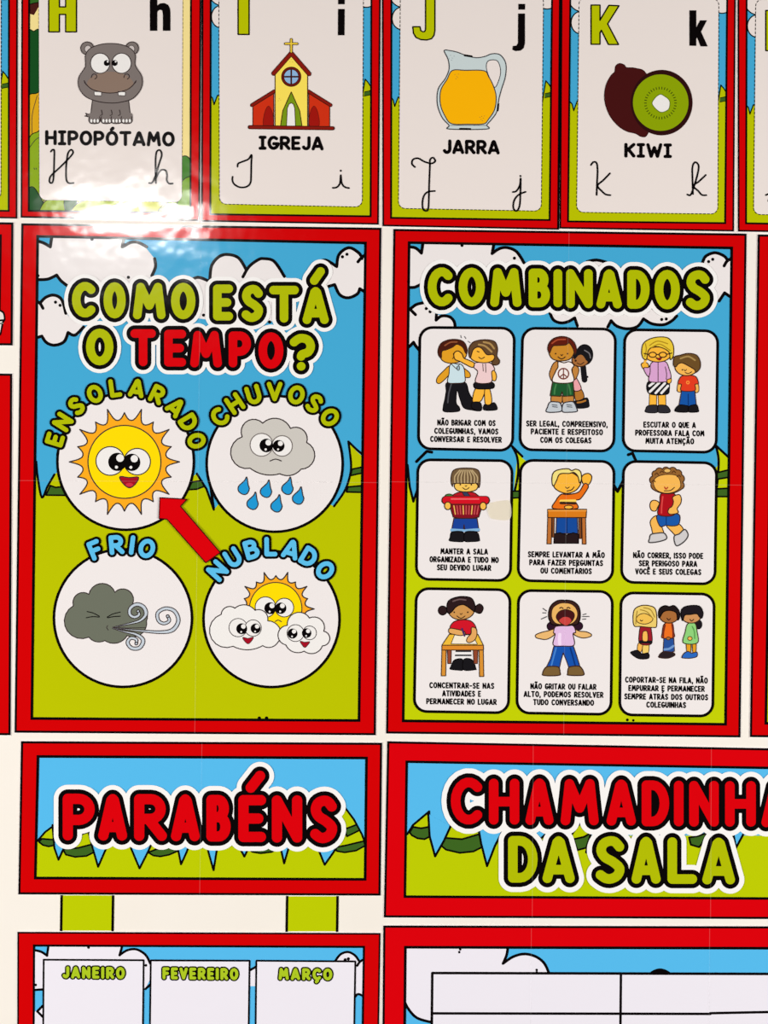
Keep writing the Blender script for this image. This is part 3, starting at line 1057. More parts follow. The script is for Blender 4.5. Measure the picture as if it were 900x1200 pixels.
cloud(rr, [(140, 150), (170, 152), (202, 176), (210, 120), (522, 120), (512, 178), (560, 152), (600, 158), (640, 185), (660, 230), (660, 330), (215, 330), (195, 318), (170, 326), (140, 326)],
      [[(140, 148), (175, 153), (202, 176)], [(202, 176), (210, 125)], [(522, 125), (512, 178)], [(512, 178), (545, 156), (580, 152), (620, 170), (652, 218)], [(140, 326), (170, 326), (193, 316)]],
      [(380, 142), (610, 198), (145, 300)], D1)
cloud(rr, [(140, 425), (165, 405), (205, 393), (240, 410), (265, 445), (300, 450), (340, 470), (352, 520), (300, 640), (190, 602), (167, 567), (150, 585), (140, 590)],
      [[(176, 446), (152, 422)], [(152, 422), (178, 402), (208, 394)], [(266, 470), (268, 445)], [(266, 470), (290, 452), (325, 455), (345, 475), (350, 500)],
       [(140, 592), (152, 583), (167, 567)], [(167, 567), (176, 582), (192, 602)]], [(223, 419), (240, 433)], D1)
cloud(rr, [(-60, 440), (-48, 465), (-20, 482), (20, 478), (50, 460), (62, 495), (62, 520), (195, 520), (210, 472), (240, 500), (290, 508), (325, 498), (350, 465), (390, 486), (440, 490), (480, 470), (500, 448),
           (420, 380), (0, 380)],
      [[(-58, 440), (-42, 470), (-10, 482), (22, 476), (50, 460)], [(50, 460), (62, 495)], [(195, 500), (210, 472)], [(210, 472), (235, 496), (280, 508), (325, 498), (352, 464)],
       [(352, 464), (390, 486), (440, 490), (475, 474), (498, 452)]], [(432, 467), (452, 465)], D2)
cloud(rr, [(105, 215), (145, 206), (185, 216), (185, 260), (105, 260)], [[(105, 213), (145, 206), (187, 215)]], [], D2)
cloud(rr, [(600, 290), (610, 220), (622, 192), (665, 174), (705, 188), (722, 210), (745, 192), (745, 375), (708, 350), (685, 386), (600, 400)],
      [[(610, 222), (625, 190), (665, 174), (705, 188), (722, 208)], [(706, 232), (720, 210), (745, 196)], [(684, 386), (708, 350)], [(708, 350), (740, 372)]], [(638, 213), (656, 203)], D2)
border(rr, RO, RI)
title(rr, [('letter', [('C', 496.5, 535.5, 309, 364), ('O', 532.6, 572.6, 309.4, 364), ('M', 569.6, 615.6, 309.8, 364.6), ('B', 614.6, 649, 310.4, 365), ('I', 646.6, 660.4, 311, 365), ('N', 658.4, 699, 311, 366),
                       ('A', 694, 733, 311.4, 366.4), ('D', 730, 765.6, 312, 366.8), ('O', 762, 801, 312, 367.4), ('S', 798, 837, 312.6, 368)])], 10.2, 4.7, 4.6)

WH = (238, 234, 232)
SK, SKL, SKD, SKY = (228, 160, 36), (246, 184, 86), (180, 116, 44), (250, 184, 60)
OUT = (58, 34, 24)
BK = (24, 22, 26)


def face(p, cx, cy, d, W=.7, col=OUT):
    """small smiling face: two dots, a nose and a mouth"""
    p.line([(cx - d, cy - d * .15)], col, 1.5)
    p.line([(cx + d, cy - d * .15)], col, 1.5)
    p.line(smooth([(cx - d * .15, cy), (cx, cy + d * .2), (cx + d * .2, cy - d * .02)]), col, W * .8)
    p.line(smooth([(cx - d * .6, cy + d * .4), (cx, cy + d * .75), (cx + d * .6, cy + d * .4)]), col, W)


def shoe_line(p, a, key=(90, 84, 84)):
    p.line(a, key, .7)


def fig_push_boy(p):
    p.shape([(458, 312), (420, 345), (385, 382), (378, 410), (392, 422), (412, 412), (445, 380), (472, 345)], SK, .8, OUT)
    p.shape([(540, 325), (570, 342), (587, 362), (585, 382), (560, 384), (548, 370)], SK, .8, OUT)
    p.shape([(445, 415), (552, 412), (580, 480), (612, 530), (655, 556), (652, 590), (600, 586), (548, 572), (525, 520), (506, 462), (500, 540), (520, 570), (514, 594), (428, 596), (420, 566),
             (430, 520), (438, 470)], BK, .8)
    p.line(smooth([(470, 425), (455, 480), (448, 540)]), (80, 78, 84), 1.2)
    p.shape([(460, 312), (478, 296), (505, 300), (530, 302), (548, 325), (554, 370), (552, 412), (500, 420), (448, 414), (456, 360)], (204, 226, 232), .8, OUT)
    p.line([(470, 300), (500, 330), (520, 304)], OUT, .7)
    p.shape(oval(513, 326, 9, 14, 14), (150, 176, 186), .6, OUT)
    p.shape([(404, 220), (430, 190), (480, 168), (530, 178), (560, 215), (562, 250), (535, 280), (480, 296), (430, 288), (404, 262)], SK, .9, OUT)
    p.shape([(408, 262), (392, 248), (388, 212), (408, 172), (450, 152), (500, 148), (545, 162), (566, 200), (566, 236), (556, 228), (540, 196), (505, 178), (478, 196), (440, 212), (412, 222)],
            (74, 28, 16), .9, OUT)
    p.line(smooth([(430, 186), (465, 166), (505, 164)]), (150, 84, 50), 1.2)
    p.line(smooth([(478, 268), (488, 250), (482, 238)]), OUT, .8)
    for a in ([(528, 124), (532, 138)], [(552, 130), (560, 142)], [(574, 160), (586, 168)]):
        p.line(a, (120, 116, 116), .8)


def fig_push_girl(p):
    p.shape([(722, 330), (742, 350), (750, 378), (742, 404), (724, 398), (718, 370)], SKY, .8, OUT)
    p.shape([(622, 452), (682, 452), (668, 500), (650, 532), (610, 540), (602, 515)], SKY, .8, OUT)
    p.shape([(680, 452), (708, 456), (720, 540), (684, 552), (676, 505)], SKY, .8, OUT)
    p.shape([(602, 538), (650, 540), (656, 586), (620, 586), (596, 568)], BK, .6)
    p.shape([(676, 552), (705, 556), (735, 540), (754, 572), (742, 586), (672, 585)], BK, .8)
    p.shape([(620, 414), (722, 414), (732, 448), (676, 456), (616, 450)], BK, .8)
    p.shape([(606, 300), (640, 290), (690, 290), (722, 302), (738, 335), (720, 350), (716, 414), (622, 414), (634, 350), (612, 325)], (240, 206, 206), .8, OUT)
    p.line([(665, 300), (668, 345)], OUT, .7)
    p.line([(682, 300), (684, 352)], OUT, .7)
    p.shape([(588, 240), (600, 205), (640, 186), (700, 200), (742, 240), (735, 272), (692, 292), (630, 288), (594, 268)], SKY, .9, OUT)
    p.shape([(588, 262), (578, 235), (582, 196), (612, 162), (680, 150), (738, 162), (756, 205), (752, 250), (768, 278), (765, 298), (744, 308), (720, 296), (738, 262), (728, 242), (690, 242), (658, 204),
             (630, 196), (604, 215)], (98, 70, 44), .9, OUT)
    for a in ([(640, 180), (680, 190), (720, 225)], [(670, 165), (710, 175), (735, 205)]):
        p.line(smooth(a), (176, 140, 84), 1.6)
    p.line([(630, 222), (642, 226)], OUT, .9)
    p.line(smooth([(640, 258), (656, 268), (676, 258)]), OUT, .8)
    p.shape([(612, 296), (580, 278), (548, 264), (536, 238), (512, 220), (490, 230), (486, 252), (496, 274), (522, 284), (560, 304), (602, 322)], SKY, .9, OUT)


def fig_hug_girl(p):
    p.line(smooth([(535, 390), (540, 440), (545, 484)]), BK, 5.2)
    p.line([(530, 470), (566, 462)], BK, 2)
    p.shape([(472, 555), (520, 555), (540, 620), (480, 640)], SKD, .8, OUT)
    p.shape([(470, 645), (505, 640), (562, 620), (578, 662), (572, 690), (500, 698), (474, 680)], BK, .8)
    p.line(smooth([(492, 655), (525, 650), (552, 640)]), SKD, 1.6)
    p.shape([(458, 440), (490, 480), (520, 552), (472, 568), (455, 520)], (236, 164, 168), .8, OUT)
    p.shape(oval(545, 295, 62, 76), BK, .8)
    p.shape(oval(512, 338, 62, 46), (166, 106, 54), .9, OUT)
    p.shape([(460, 300), (480, 262), (530, 250), (580, 280), (590, 350), (560, 340), (530, 300), (500, 300), (470, 330)], BK, 0)
    p.line(smooth([(545, 262), (580, 285), (590, 320)]), (120, 116, 120), 1)
    p.line(smooth([(490, 358), (515, 368), (540, 352)]), OUT, .8)
    p.line([(478, 340)], OUT, 2)


def fig_hug_boy(p):
    s = (196, 132, 62)
    p.shape([(340, 345), (310, 362), (292, 400), (280, 440), (290, 478), (304, 492), (322, 440), (346, 395)], s, .8, OUT)
    p.shape([(455, 375), (490, 385), (502, 410), (492, 450), (472, 482), (455, 450)], s, .8, OUT)
    p.shape([(300, 600), (372, 600), (368, 660), (300, 660)], s, .8, OUT)
    p.shape([(384, 600), (456, 600), (456, 655), (388, 662)], s, .8, OUT)
    p.shape([(285, 652), (330, 650), (362, 660), (374, 715), (320, 728), (258, 724), (266, 690)], (196, 202, 208), 1.0, (50, 46, 52))
    p.shape([(384, 665), (420, 650), (462, 652), (486, 700), (486, 722), (430, 728), (378, 722)], (196, 202, 208), 1.0, (50, 46, 52))
    for x in (318, 428):
        p.line([(x - 18, 672), (x + 20, 676)], (80, 84, 92), .8)
        p.line([(x - 14, 686), (x + 22, 690)], (80, 84, 92), .8)
    p.shape([(305, 498), (458, 498), (466, 604), (386, 608), (375, 575), (364, 608), (286, 604)], (30, 88, 46), .9, OUT, sm=False)
    p.line(smooth([(330, 520), (320, 560), (318, 590)]), (66, 128, 74), 1.5)
    p.line(smooth([(425, 520), (436, 560), (440, 590)]), (66, 128, 74), 1.5)
    p.shape([(348, 348), (390, 356), (430, 348), (465, 375), (448, 410), (458, 500), (308, 500), (328, 420), (345, 390)], (244, 234, 228), .9, OUT)
    p.line(oval(386, 438, 39), (120, 56, 44), 1.2, closed=True)
    p.line([(386, 400), (386, 476)], (120, 56, 44), 1)
    p.line([(386, 440), (358, 464)], (120, 56, 44), 1)
    p.line([(386, 440), (414, 464)], (120, 56, 44), 1)
    p.shape([(280, 250), (310, 190), (370, 172), (430, 188), (466, 240), (462, 290), (430, 330), (370, 342), (310, 330), (282, 296)], (204, 138, 44), .9, OUT)
    p.shape([(282, 282), (268, 250), (278, 210), (312, 174), (370, 158), (428, 170), (468, 206), (484, 258), (472, 292), (458, 250), (430, 208), (400, 222), (345, 226), (305, 232)], (96, 28, 16), .9, OUT)
    p.line(smooth([(300, 210), (340, 184), (400, 180)]), (170, 72, 44), 1.3)
    face(p, 372, 294, 45, .9)


def fig_teacher(p):
    p.shape([(204, 458), (246, 458), (245, 528), (202, 528)], SKY, .7, OUT, sm=False)
    p.shape([(254, 458), (298, 458), (300, 528), (257, 528)], SKY, .7, OUT, sm=False)
    p.shape([(190, 532), (215, 524), (250, 528), (251, 564), (215, 570), (180, 564), (181, 550)], (44, 42, 48), .8)
    p.shape([(255, 528), (285, 524), (308, 530), (325, 555), (318, 568), (280, 570), (255, 564)], (44, 42, 48), .8)
    p.shape([(200, 384), (308, 384), (320, 432), (302, 462), (200, 456)], BK, .8)
    for a in ([(204, 412), (232, 390)], [(206, 446), (262, 392)], [(240, 454), (294, 396)], [(274, 454), (312, 412)]):
        p.line(a, WH, 2.1)
    p.shape([(300, 340), (326, 358), (332, 384), (320, 398), (306, 388)], SKY, .7, OUT)
    p.shape([(156, 285), (174, 274), (194, 282), (198, 305), (180, 318), (164, 308)], SKY, .8, OUT)
    p.line(smooth([(176, 282), (178, 266), (184, 262)]), SKY, 2)
    p.shape([(170, 308), (198, 304), (212, 290), (225, 330), (206, 358), (186, 346)], (216, 162, 206), .8, OUT)
    p.shape([(210, 286), (236, 268), (296, 270), (318, 310), (330, 362), (306, 376), (300, 388), (204, 386), (208, 330)], (218, 164, 208), .8, OUT)
    p.line([(254, 272), (254, 386)], OUT, .7)
    p.line(smooth([(296, 300), (304, 340), (302, 372)]), OUT, .7)
    p.shape(oval(252, 228, 76, 44), SKY, .9, OUT)
    p.shape([(166, 248), (158, 215), (166, 168), (200, 140), (255, 126), (312, 132), (342, 172), (344, 232), (326, 258), (318, 215), (280, 190), (230, 182), (198, 205), (186, 256)], (234, 200, 58), .9, OUT)
    for a in ([(205, 175), (250, 150), (310, 165)], [(215, 188), (265, 168), (325, 205)], [(180, 165), (185, 200), (176, 240)]):
        p.line(smooth(a), (176, 138, 30), 1)
    p.line(oval(222, 230, 22, 15, 18), OUT, 1, closed=True)
    p.line(oval(282, 230, 22, 15, 18), OUT, 1, closed=True)
    p.line([(244, 228), (260, 228)], OUT, 1)
    p.line([(172, 222), (200, 228)], OUT, 1)
    p.line([(304, 228), (334, 220)], OUT, 1)
    p.shape([(240, 246), (256, 250), (276, 244), (262, 262)], 'mouth', .6, OUT)


def fig_listen_boy(p):
    p.shape([(372, 396), (392, 392), (390, 430), (384, 448), (366, 440)], SKL, .7, OUT)
    p.shape([(468, 392), (488, 396), (492, 440), (476, 452), (466, 430)], SKL, .7, OUT)
    p.shape([(392, 438), (468, 438), (478, 528), (434, 534), (376, 528)], (22, 84, 164), .8, OUT, sm=False)
    p.line([(430, 460), (431, 530)], (12, 50, 110), .9)
    p.shape([(380, 524), (415, 526), (432, 534), (432, 562), (390, 566), (354, 560), (358, 542)], BK, .8)
    p.shape([(434, 534), (455, 524), (480, 524), (490, 552), (485, 564), (434, 564)], BK, .8)
    p.shape([(388, 358), (430, 350), (474, 358), (490, 398), (470, 404), (468, 440), (390, 440), (390, 404), (370, 398)], (226, 62, 32), .8, OUT)
    p.line(oval(428, 392, 8, 8, 12), (250, 150, 60), .9, closed=True)
    p.shape(oval(420, 298, 68, 54), SKL, .9, OUT)
    p.shape([(358, 300), (344, 290), (346, 250), (358, 238), (378, 234), (430, 222), (478, 232), (500, 270), (498, 310), (474, 334), (468, 318), (440, 300), (396, 278), (372, 284)], (108, 78, 38), .9, OUT)
    p.line(smooth([(385, 252), (430, 240), (470, 262)]), (168, 136, 78), 1.5)
    p.line([(396, 318)], OUT, 1.4)
    p.line(smooth([(405, 316), (412, 324), (420, 316)]), OUT, .7)
    p.line(smooth([(412, 334), (430, 340), (450, 330)]), OUT, .8)


def fig_basket_boy(p):
    p.shape([(486, 410), (630, 410), (642, 490), (556, 496), (549, 450), (544, 496), (470, 492)], (26, 66, 152), .9, OUT, sm=False)
    p.line([(472, 482), (546, 486)], (130, 178, 216), 2.6)
    p.line([(558, 486), (640, 480)], (130, 178, 216), 2.6)
    p.shape([(470, 498), (505, 490), (545, 498), (549, 550), (500, 554), (458, 548), (462, 530)], BK, .8)
    p.shape([(555, 498), (595, 490), (632, 498), (645, 540), (640, 550), (600, 554), (552, 550)], BK, .8)
    p.shape([(440, 300), (470, 272), (520, 248), (600, 248), (640, 272), (670, 300), (640, 320), (470, 320)], (186, 22, 36), .9, OUT)
    p.shape([(536, 246), (560, 242), (592, 282), (570, 290)], (52, 60, 92), .7, OUT)
    p.shape([(490, 200), (540, 180), (600, 182), (634, 205), (620, 235), (565, 246), (505, 236)], (246, 198, 92), .9, OUT)
    p.shape([(478, 212), (468, 180), (474, 128), (500, 104), (560, 98), (622, 104), (646, 130), (648, 190), (640, 220), (630, 190), (600, 194), (490, 194)], (112, 88, 60), .9, OUT)
    for x in (492, 512, 532, 552, 572, 592, 612, 630):
        p.line(smooth([(560 + (x - 560) * .55, 112), (x, 150), (x, 188)]), (190, 164, 120) if x % 40 else (64, 46, 30), 1.1)
    face(p, 560, 206, 34, .7)
    p.shape(oval(456, 272, 24, 13, 16), (62, 128, 62), .7, OUT)
    p.shape([(452, 305), (668, 305), (640, 402), (600, 410), (520, 410), (482, 402)], (132, 18, 34), .9, OUT, sm=False)
    for k in range(9):
        x = 486 + k * 19
        p.line([(x, 332), (x + (560 - x) * .12, 384)], (206, 84, 84) if k % 3 else (238, 190, 90), 1)
    p.line([(436, 298), (682, 298)], OUT, 8)
    p.line([(438, 297), (680, 297)], (212, 20, 36), 6.6)
    p.line([(470, 290), (640, 290)], (240, 110, 110), 1.2)
    p.shape(oval(448, 332, 20, 24, 18), (246, 190, 80), .9, OUT)
    p.shape(oval(667, 334, 20, 24, 18), (246, 190, 80), .9, OUT)


def fig_hand_up(p):
    p.shape([(334, 492), (490, 492), (496, 612), (330, 612)], (22, 74, 154), .9, OUT, sm=False)
    p.line([(412, 500), (412, 610)], (12, 44, 104), 1)
    p.shape([(316, 614), (360, 606), (412, 622), (460, 606), (500, 618), (500, 686), (314, 686)], (38, 24, 26), .8, sm=False)
    p.shape([(522, 195), (540, 168), (575, 160), (598, 180), (594, 215), (572, 246), (536, 240)], SKY, 1, OUT)
    p.shape([(545, 236), (574, 256), (552, 300), (512, 352), (474, 366), (490, 424), (310, 424), (328, 366), (368, 318), (420, 318), (500, 300)], (234, 112, 22), 1, OUT)
    p.line([(366, 368), (474, 366)], (250, 210, 90), 2.6)
    p.line([(366, 382), (474, 384)], OUT, 2.4)
    p.shape([(312, 250), (330, 180), (390, 158), (450, 156), (500, 190), (516, 235), (478, 288), (412, 310), (346, 290)], SKY, 1, OUT)
    p.shape([(312, 254), (300, 228), (304, 168), (336, 136), (416, 124), (448, 138), (480, 128), (514, 146), (522, 200), (508, 232), (494, 180), (464, 152), (430, 160), (360, 164), (334, 214)],
            (242, 224, 130), 1, OUT)
    p.line(smooth([(402, 262), (414, 272), (430, 262)]), OUT, .8)
    p.line(smooth([(412, 292), (446, 284), (466, 262)]), OUT, .9)
    p.shape(oval(425, 414, 32, 14, 18), SKY, .8, OUT)


def fig_desk_front(p):
    p.shape([(300, 492), (318, 492), (316, 640), (302, 640)], (128, 72, 34), .7, OUT, sm=False)
    p.shape([(500, 492), (520, 492), (522, 650), (506, 650)], (128, 72, 34), .7, OUT, sm=False)
    p.shape([(268, 490), (298, 490), (294, 690), (262, 690)], (190, 112, 50), .8, OUT, sm=False)
    p.shape([(524, 490), (552, 490), (556, 692), (528, 692)], (190, 112, 50), .8, OUT, sm=False)
    p.shape([(268, 430), (560, 430), (556, 492), (268, 492)], (218, 124, 26), .9, OUT, sm=False)
    p.line([(272, 440), (556, 440)], (238, 160, 70), 1.2)


def fig_runner(p):
    p.shape([(262, 298), (240, 282), (216, 286), (206, 312), (216, 340), (240, 344), (252, 322)], SKL, .9, OUT)
    p.shape([(250, 372), (222, 384), (208, 410), (216, 445), (230, 482), (286, 478), (276, 432), (290, 395)], SKL, .9, OUT)
    p.shape([(304, 425), (335, 466), (362, 486), (404, 462), (374, 420)], SKL, .9, OUT)
    p.shape([(212, 482), (250, 474), (290, 474), (304, 506), (255, 524), (202, 528), (204, 506)], (208, 204, 204), 1.2, (70, 66, 66))
    p.shape([(350, 490), (378, 478), (410, 452), (430, 484), (410, 520), (366, 548), (350, 524)], (208, 204, 204), 1.2, (70, 66, 66))
    p.shape([(246, 372), (300, 364), (376, 364), (376, 420), (340, 432), (300, 428), (266, 434)], (26, 88, 168), .9, OUT)
    p.line([(302, 376), (302, 426)], (14, 54, 118), .9)
    p.shape([(270, 246), (310, 238), (352, 246), (360, 300), (346, 368), (256, 366), (264, 300)], (176, 16, 28), .9, OUT)
    p.line(smooth([(282, 260), (276, 310), (274, 356)]), (220, 74, 70), 1.2)
    p.shape([(340, 262), (376, 248), (390, 270), (386, 300), (366, 330), (372, 354), (330, 364), (312, 352), (318, 330), (336, 316), (344, 290)], SKL, .9, OUT)
    p.shape(scallop([(222, 140), (240, 108), (280, 100), (320, 98), (362, 104), (392, 132), (398, 176), (392, 216), (340, 240), (280, 240), (232, 222), (214, 182)],
                    [.3, .3, .3, .3, .3, .3, .3, .05, .05, .05, .2, .3]), (150, 100, 48), .9, OUT, sm=False)
    p.shape([(232, 160), (262, 138), (310, 130), (360, 136), (382, 165), (384, 205), (350, 232), (300, 240), (252, 226), (230, 196)], SKL, .7, OUT)
    p.shape(oval(308, 108, 20, 12, 16), (232, 184, 100), .7, OUT)
    for x, y in ((246, 128), (276, 116), (346, 116), (376, 140), (228, 170)):
        p.line(smooth([(x - 10, y + 4), (x, y - 6), (x + 10, y + 4)]), (90, 54, 24), .9)
    p.line(smooth([(292, 204), (300, 216), (310, 206)]), (180, 60, 40), 1.1)
    p.line(smooth([(290, 226), (326, 224), (350, 206)]), OUT, .8)


def fig_study_girl(p):
    p.shape([(500, 428), (590, 428), (596, 500), (490, 500)], (36, 34, 40), .6, sm=False)
    p.line([(494, 452), (592, 452)], WH, 2.3)
    p.line([(490, 480), (596, 480)], WH, 3)
    p.shape([(490, 494), (540, 490), (545, 552), (505, 556), (464, 550), (468, 534)], BK, .8)
    p.shape([(548, 490), (598, 492), (622, 545), (616, 554), (546, 554)], BK, .8)
    p.shape(oval(416, 187, 27, 28, 18), (44, 26, 28), .8)
    p.shape([(612, 172), (645, 146), (668, 170), (652, 204), (620, 196)], (44, 26, 28), .8)
    p.shape([(462, 300), (480, 262), (520, 246), (572, 246), (606, 264), (622, 305), (570, 340), (500, 336)], (208, 22, 40), .9, OUT)
    p.shape([(452, 196), (470, 165), (530, 140), (590, 160), (612, 192), (585, 228), (530, 244), (480, 232)], (206, 148, 80), .9, OUT)
    p.shape([(452, 204), (442, 180), (450, 132), (488, 108), (545, 100), (596, 112), (618, 160), (612, 192), (596, 182), (566, 160), (538, 150), (500, 164), (472, 196)], (44, 26, 28), .9)
    p.line(smooth([(480, 130), (520, 118), (560, 122)]), (110, 86, 86), 1.2)
    face(p, 530, 204, 42, .8)


def fig_study_desk(p):
    p.shape([(446, 432), (470, 432), (468, 516), (448, 516)], (146, 70, 44), .7, OUT, sm=False)
    p.shape([(606, 432), (634, 432), (632, 516), (610, 516)], (146, 70, 44), .7, OUT, sm=False)
    p.shape([(412, 432), (438, 432), (435, 592), (408, 592)], (218, 146, 52), .8, OUT, sm=False)
    p.shape([(642, 432), (668, 432), (671, 596), (645, 596)], (218, 146, 52), .8, OUT, sm=False)
    p.shape([(458, 334), (634, 334), (668, 402), (412, 402)], (238, 188, 60), .8, OUT, sm=False)
    p.shape([(412, 402), (669, 402), (669, 432), (412, 432)], (222, 140, 44), .8, OUT, sm=False)
    p.shape([(490, 338), (602, 338), (632, 396), (468, 394)], (244, 232, 210), .6, OUT, sm=False)


def fig_study_arms(p):
    p.shape([(460, 298), (500, 302), (545, 314), (556, 332), (530, 342), (490, 336), (456, 324)], (228, 168, 96), .8, OUT)
    p.shape([(596, 292), (624, 300), (628, 340), (612, 372), (582, 386), (564, 376), (572, 352), (592, 330)], (228, 168, 96), .8, OUT)
    p.line([(536, 300), (552, 344)], (70, 40, 96), 1.6)


def fig_shouter(p):
    p.shape(oval(292, 340, 34, 32, 20), (46, 20, 38), .8)
    p.shape(oval(490, 338, 32, 30, 20), (46, 20, 38), .8)
    p.shape([(316, 360), (270, 372), (220, 384), (176, 402), (176, 422), (205, 432), (256, 436), (312, 402)], (234, 184, 114), .9, OUT)
    p.shape([(460, 362), (500, 376), (545, 380), (582, 396), (584, 412), (550, 424), (508, 424), (458, 400)], (234, 184, 114), .9, OUT)
    p.shape([(310, 484), (452, 484), (478, 560), (502, 640), (420, 646), (400, 590), (378, 536), (362, 590), (350, 646), (254, 640), (284, 580)], (22, 82, 172), .9, OUT, sm=False)
    p.line(smooth([(325, 500), (306, 570), (290, 630)]), (70, 130, 206), 1.4)
    p.line(smooth([(430, 500), (450, 570), (466, 630)]), (12, 50, 120), 1.4)
    p.shape([(225, 688), (236, 660), (262, 638), (340, 640), (354, 680), (352, 700), (290, 706), (230, 702)], (122, 94, 52), 1, OUT)
    p.shape([(410, 690), (414, 655), (430, 638), (498, 636), (528, 676), (526, 700), (470, 704), (412, 700)], (122, 94, 52), 1, OUT)
    p.shape([(318, 345), (360, 336), (410, 336), (452, 336), (470, 384), (450, 396), (458, 478), (380, 486), (304, 478), (318, 400), (306, 388)], (226, 188, 226), .9, OUT)
    p.line(smooth([(352, 400), (350, 440), (352, 470)]), (244, 218, 244), 3)
    p.shape([(278, 300), (268, 250), (285, 190), (330, 152), (380, 146), (388, 156), (398, 146), (450, 155), (492, 192), (504, 250), (495, 305), (460, 330), (310, 330)], (58, 32, 28), .9)
    p.shape([(290, 260), (300, 205), (345, 172), (392, 166), (440, 176), (476, 212), (484, 262), (462, 305), (420, 326), (340, 324), (304, 300)], (234, 180, 98), .9, OUT)
    p.shape([(326, 270), (350, 230), (400, 216), (448, 234), (460, 265), (438, 306), (392, 330), (350, 310)], (70, 22, 24), .8, OUT)
    p.shape([(348, 302), (370, 276), (396, 270), (424, 278), (436, 302), (400, 332)], (202, 66, 62), 0)
    p.line(smooth([(352, 206), (364, 200), (376, 208)]), OUT, 1)
    p.line(smooth([(404, 206), (416, 200), (428, 208)]), OUT, 1)
    for a in ([(228, 208), (254, 226)], [(226, 240), (250, 241)], [(216, 286), (256, 268)], [(524, 254), (546, 248)], [(520, 268), (568, 267)], [(520, 288), (544, 286)]):
        p.line(a, (90, 88, 90), .9)


def fig_line_blond(p):
    p.shape([(138, 370), (166, 370), (156, 416), (134, 418)], SKL, .7, OUT)
    p.shape([(168, 370), (200, 370), (196, 428), (164, 428)], (240, 204, 104), .7, OUT)
    p.shape([(94, 426), (110, 414), (136, 410), (160, 430), (196, 426), (198, 456), (140, 458)], BK, .8)
    p.shape([(158, 258), (200, 254), (216, 300), (214, 372), (148, 370), (144, 310)], (158, 28, 42), .8, OUT)
    p.line([(152, 360), (212, 362)], BK, 3)
    p.shape([(166, 302), (190, 300), (194, 350), (176, 358), (162, 346)], SKL, .7, OUT)
    p.shape([(112, 262), (112, 180), (148, 150), (200, 148), (240, 172), (246, 264), (224, 276), (150, 270)], (236, 204, 108), .9, OUT)
    p.shape([(128, 220), (150, 198), (185, 196), (222, 222), (212, 244), (176, 256), (136, 246)], (240, 192, 84), .7, OUT)
    for a in ([(150, 172), (190, 185), (225, 225)], [(170, 160), (210, 172), (234, 215)], [(132, 180), (126, 215), (124, 255)]):
        p.line(smooth(a), (166, 132, 48), .9)
    p.line(smooth([(150, 232), (156, 238), (164, 234)]), OUT, .8)


def fig_line_boy(p):
    p.shape([(288, 338), (346, 340), (350, 415), (320, 424), (284, 418)], (38, 80, 152), .8, OUT, sm=False)
    p.line(smooth([(292, 404), (320, 400), (344, 384)]), (112, 152, 204), 2)
    p.shape([(260, 440), (276, 422), (300, 416), (345, 424), (350, 440), (310, 456), (262, 452)], (40, 30, 34), .8, OUT)
    p.shape([(290, 256), (336, 250), (346, 300), (346, 334), (280, 338), (278, 310)], (236, 112, 32), .8, OUT)
    p.line(smooth([(294, 262), (286, 300), (284, 334)]), (120, 44, 30), 1.6)
    p.line(smooth([(336, 258), (342, 300), (342, 332)]), (120, 44, 30), 1.6)
    p.shape(oval(314, 340, 12, 9, 14), (168, 106, 52), .6, OUT)
    p.shape(oval(318, 206, 56, 44), (168, 106, 54), .9, OUT)
    p.shape([(262, 220), (256, 192), (266, 162), (296, 148), (320, 154), (348, 148), (376, 178), (380, 215), (368, 232), (360, 190), (320, 176), (284, 186)], (32, 22, 22), .9)
    p.line(smooth([(306, 222), (316, 232), (326, 224)]), OUT, .9)


def fig_line_girl(p):
    p.shape(oval(490, 258, 20, 26, 18), (30, 24, 30), .8)
    p.shape([(420, 362), (444, 362), (444, 424), (424, 424)], SK, .7, OUT)
    p.shape([(456, 362), (476, 362), (474, 424), (458, 424)], SK, .7, OUT)
    p.shape([(394, 446), (408, 426), (430, 416), (450, 426), (480, 420), (480, 446), (440, 456), (398, 454)], (42, 104, 192), .8, OUT)
    p.shape([(428, 254), (470, 252), (482, 300), (484, 366), (402, 366), (412, 305)], (142, 208, 122), .8, OUT)
    p.line(smooth([(454, 270), (466, 300), (468, 340)]), (88, 156, 76), 1.1)
    p.shape(oval(440, 340, 13, 11, 14), SKL, .7, OUT)
    p.shape(oval(448, 214, 54, 36), (206, 146, 90), .9, OUT)
    p.shape([(398, 236), (388, 205), (394, 168), (428, 150), (492, 150), (516, 186), (510, 220), (496, 214), (480, 196), (440, 200), (410, 204)], (30, 24, 30), .9)
    p.line(smooth([(440, 228), (450, 238), (462, 228)]), OUT, .9)


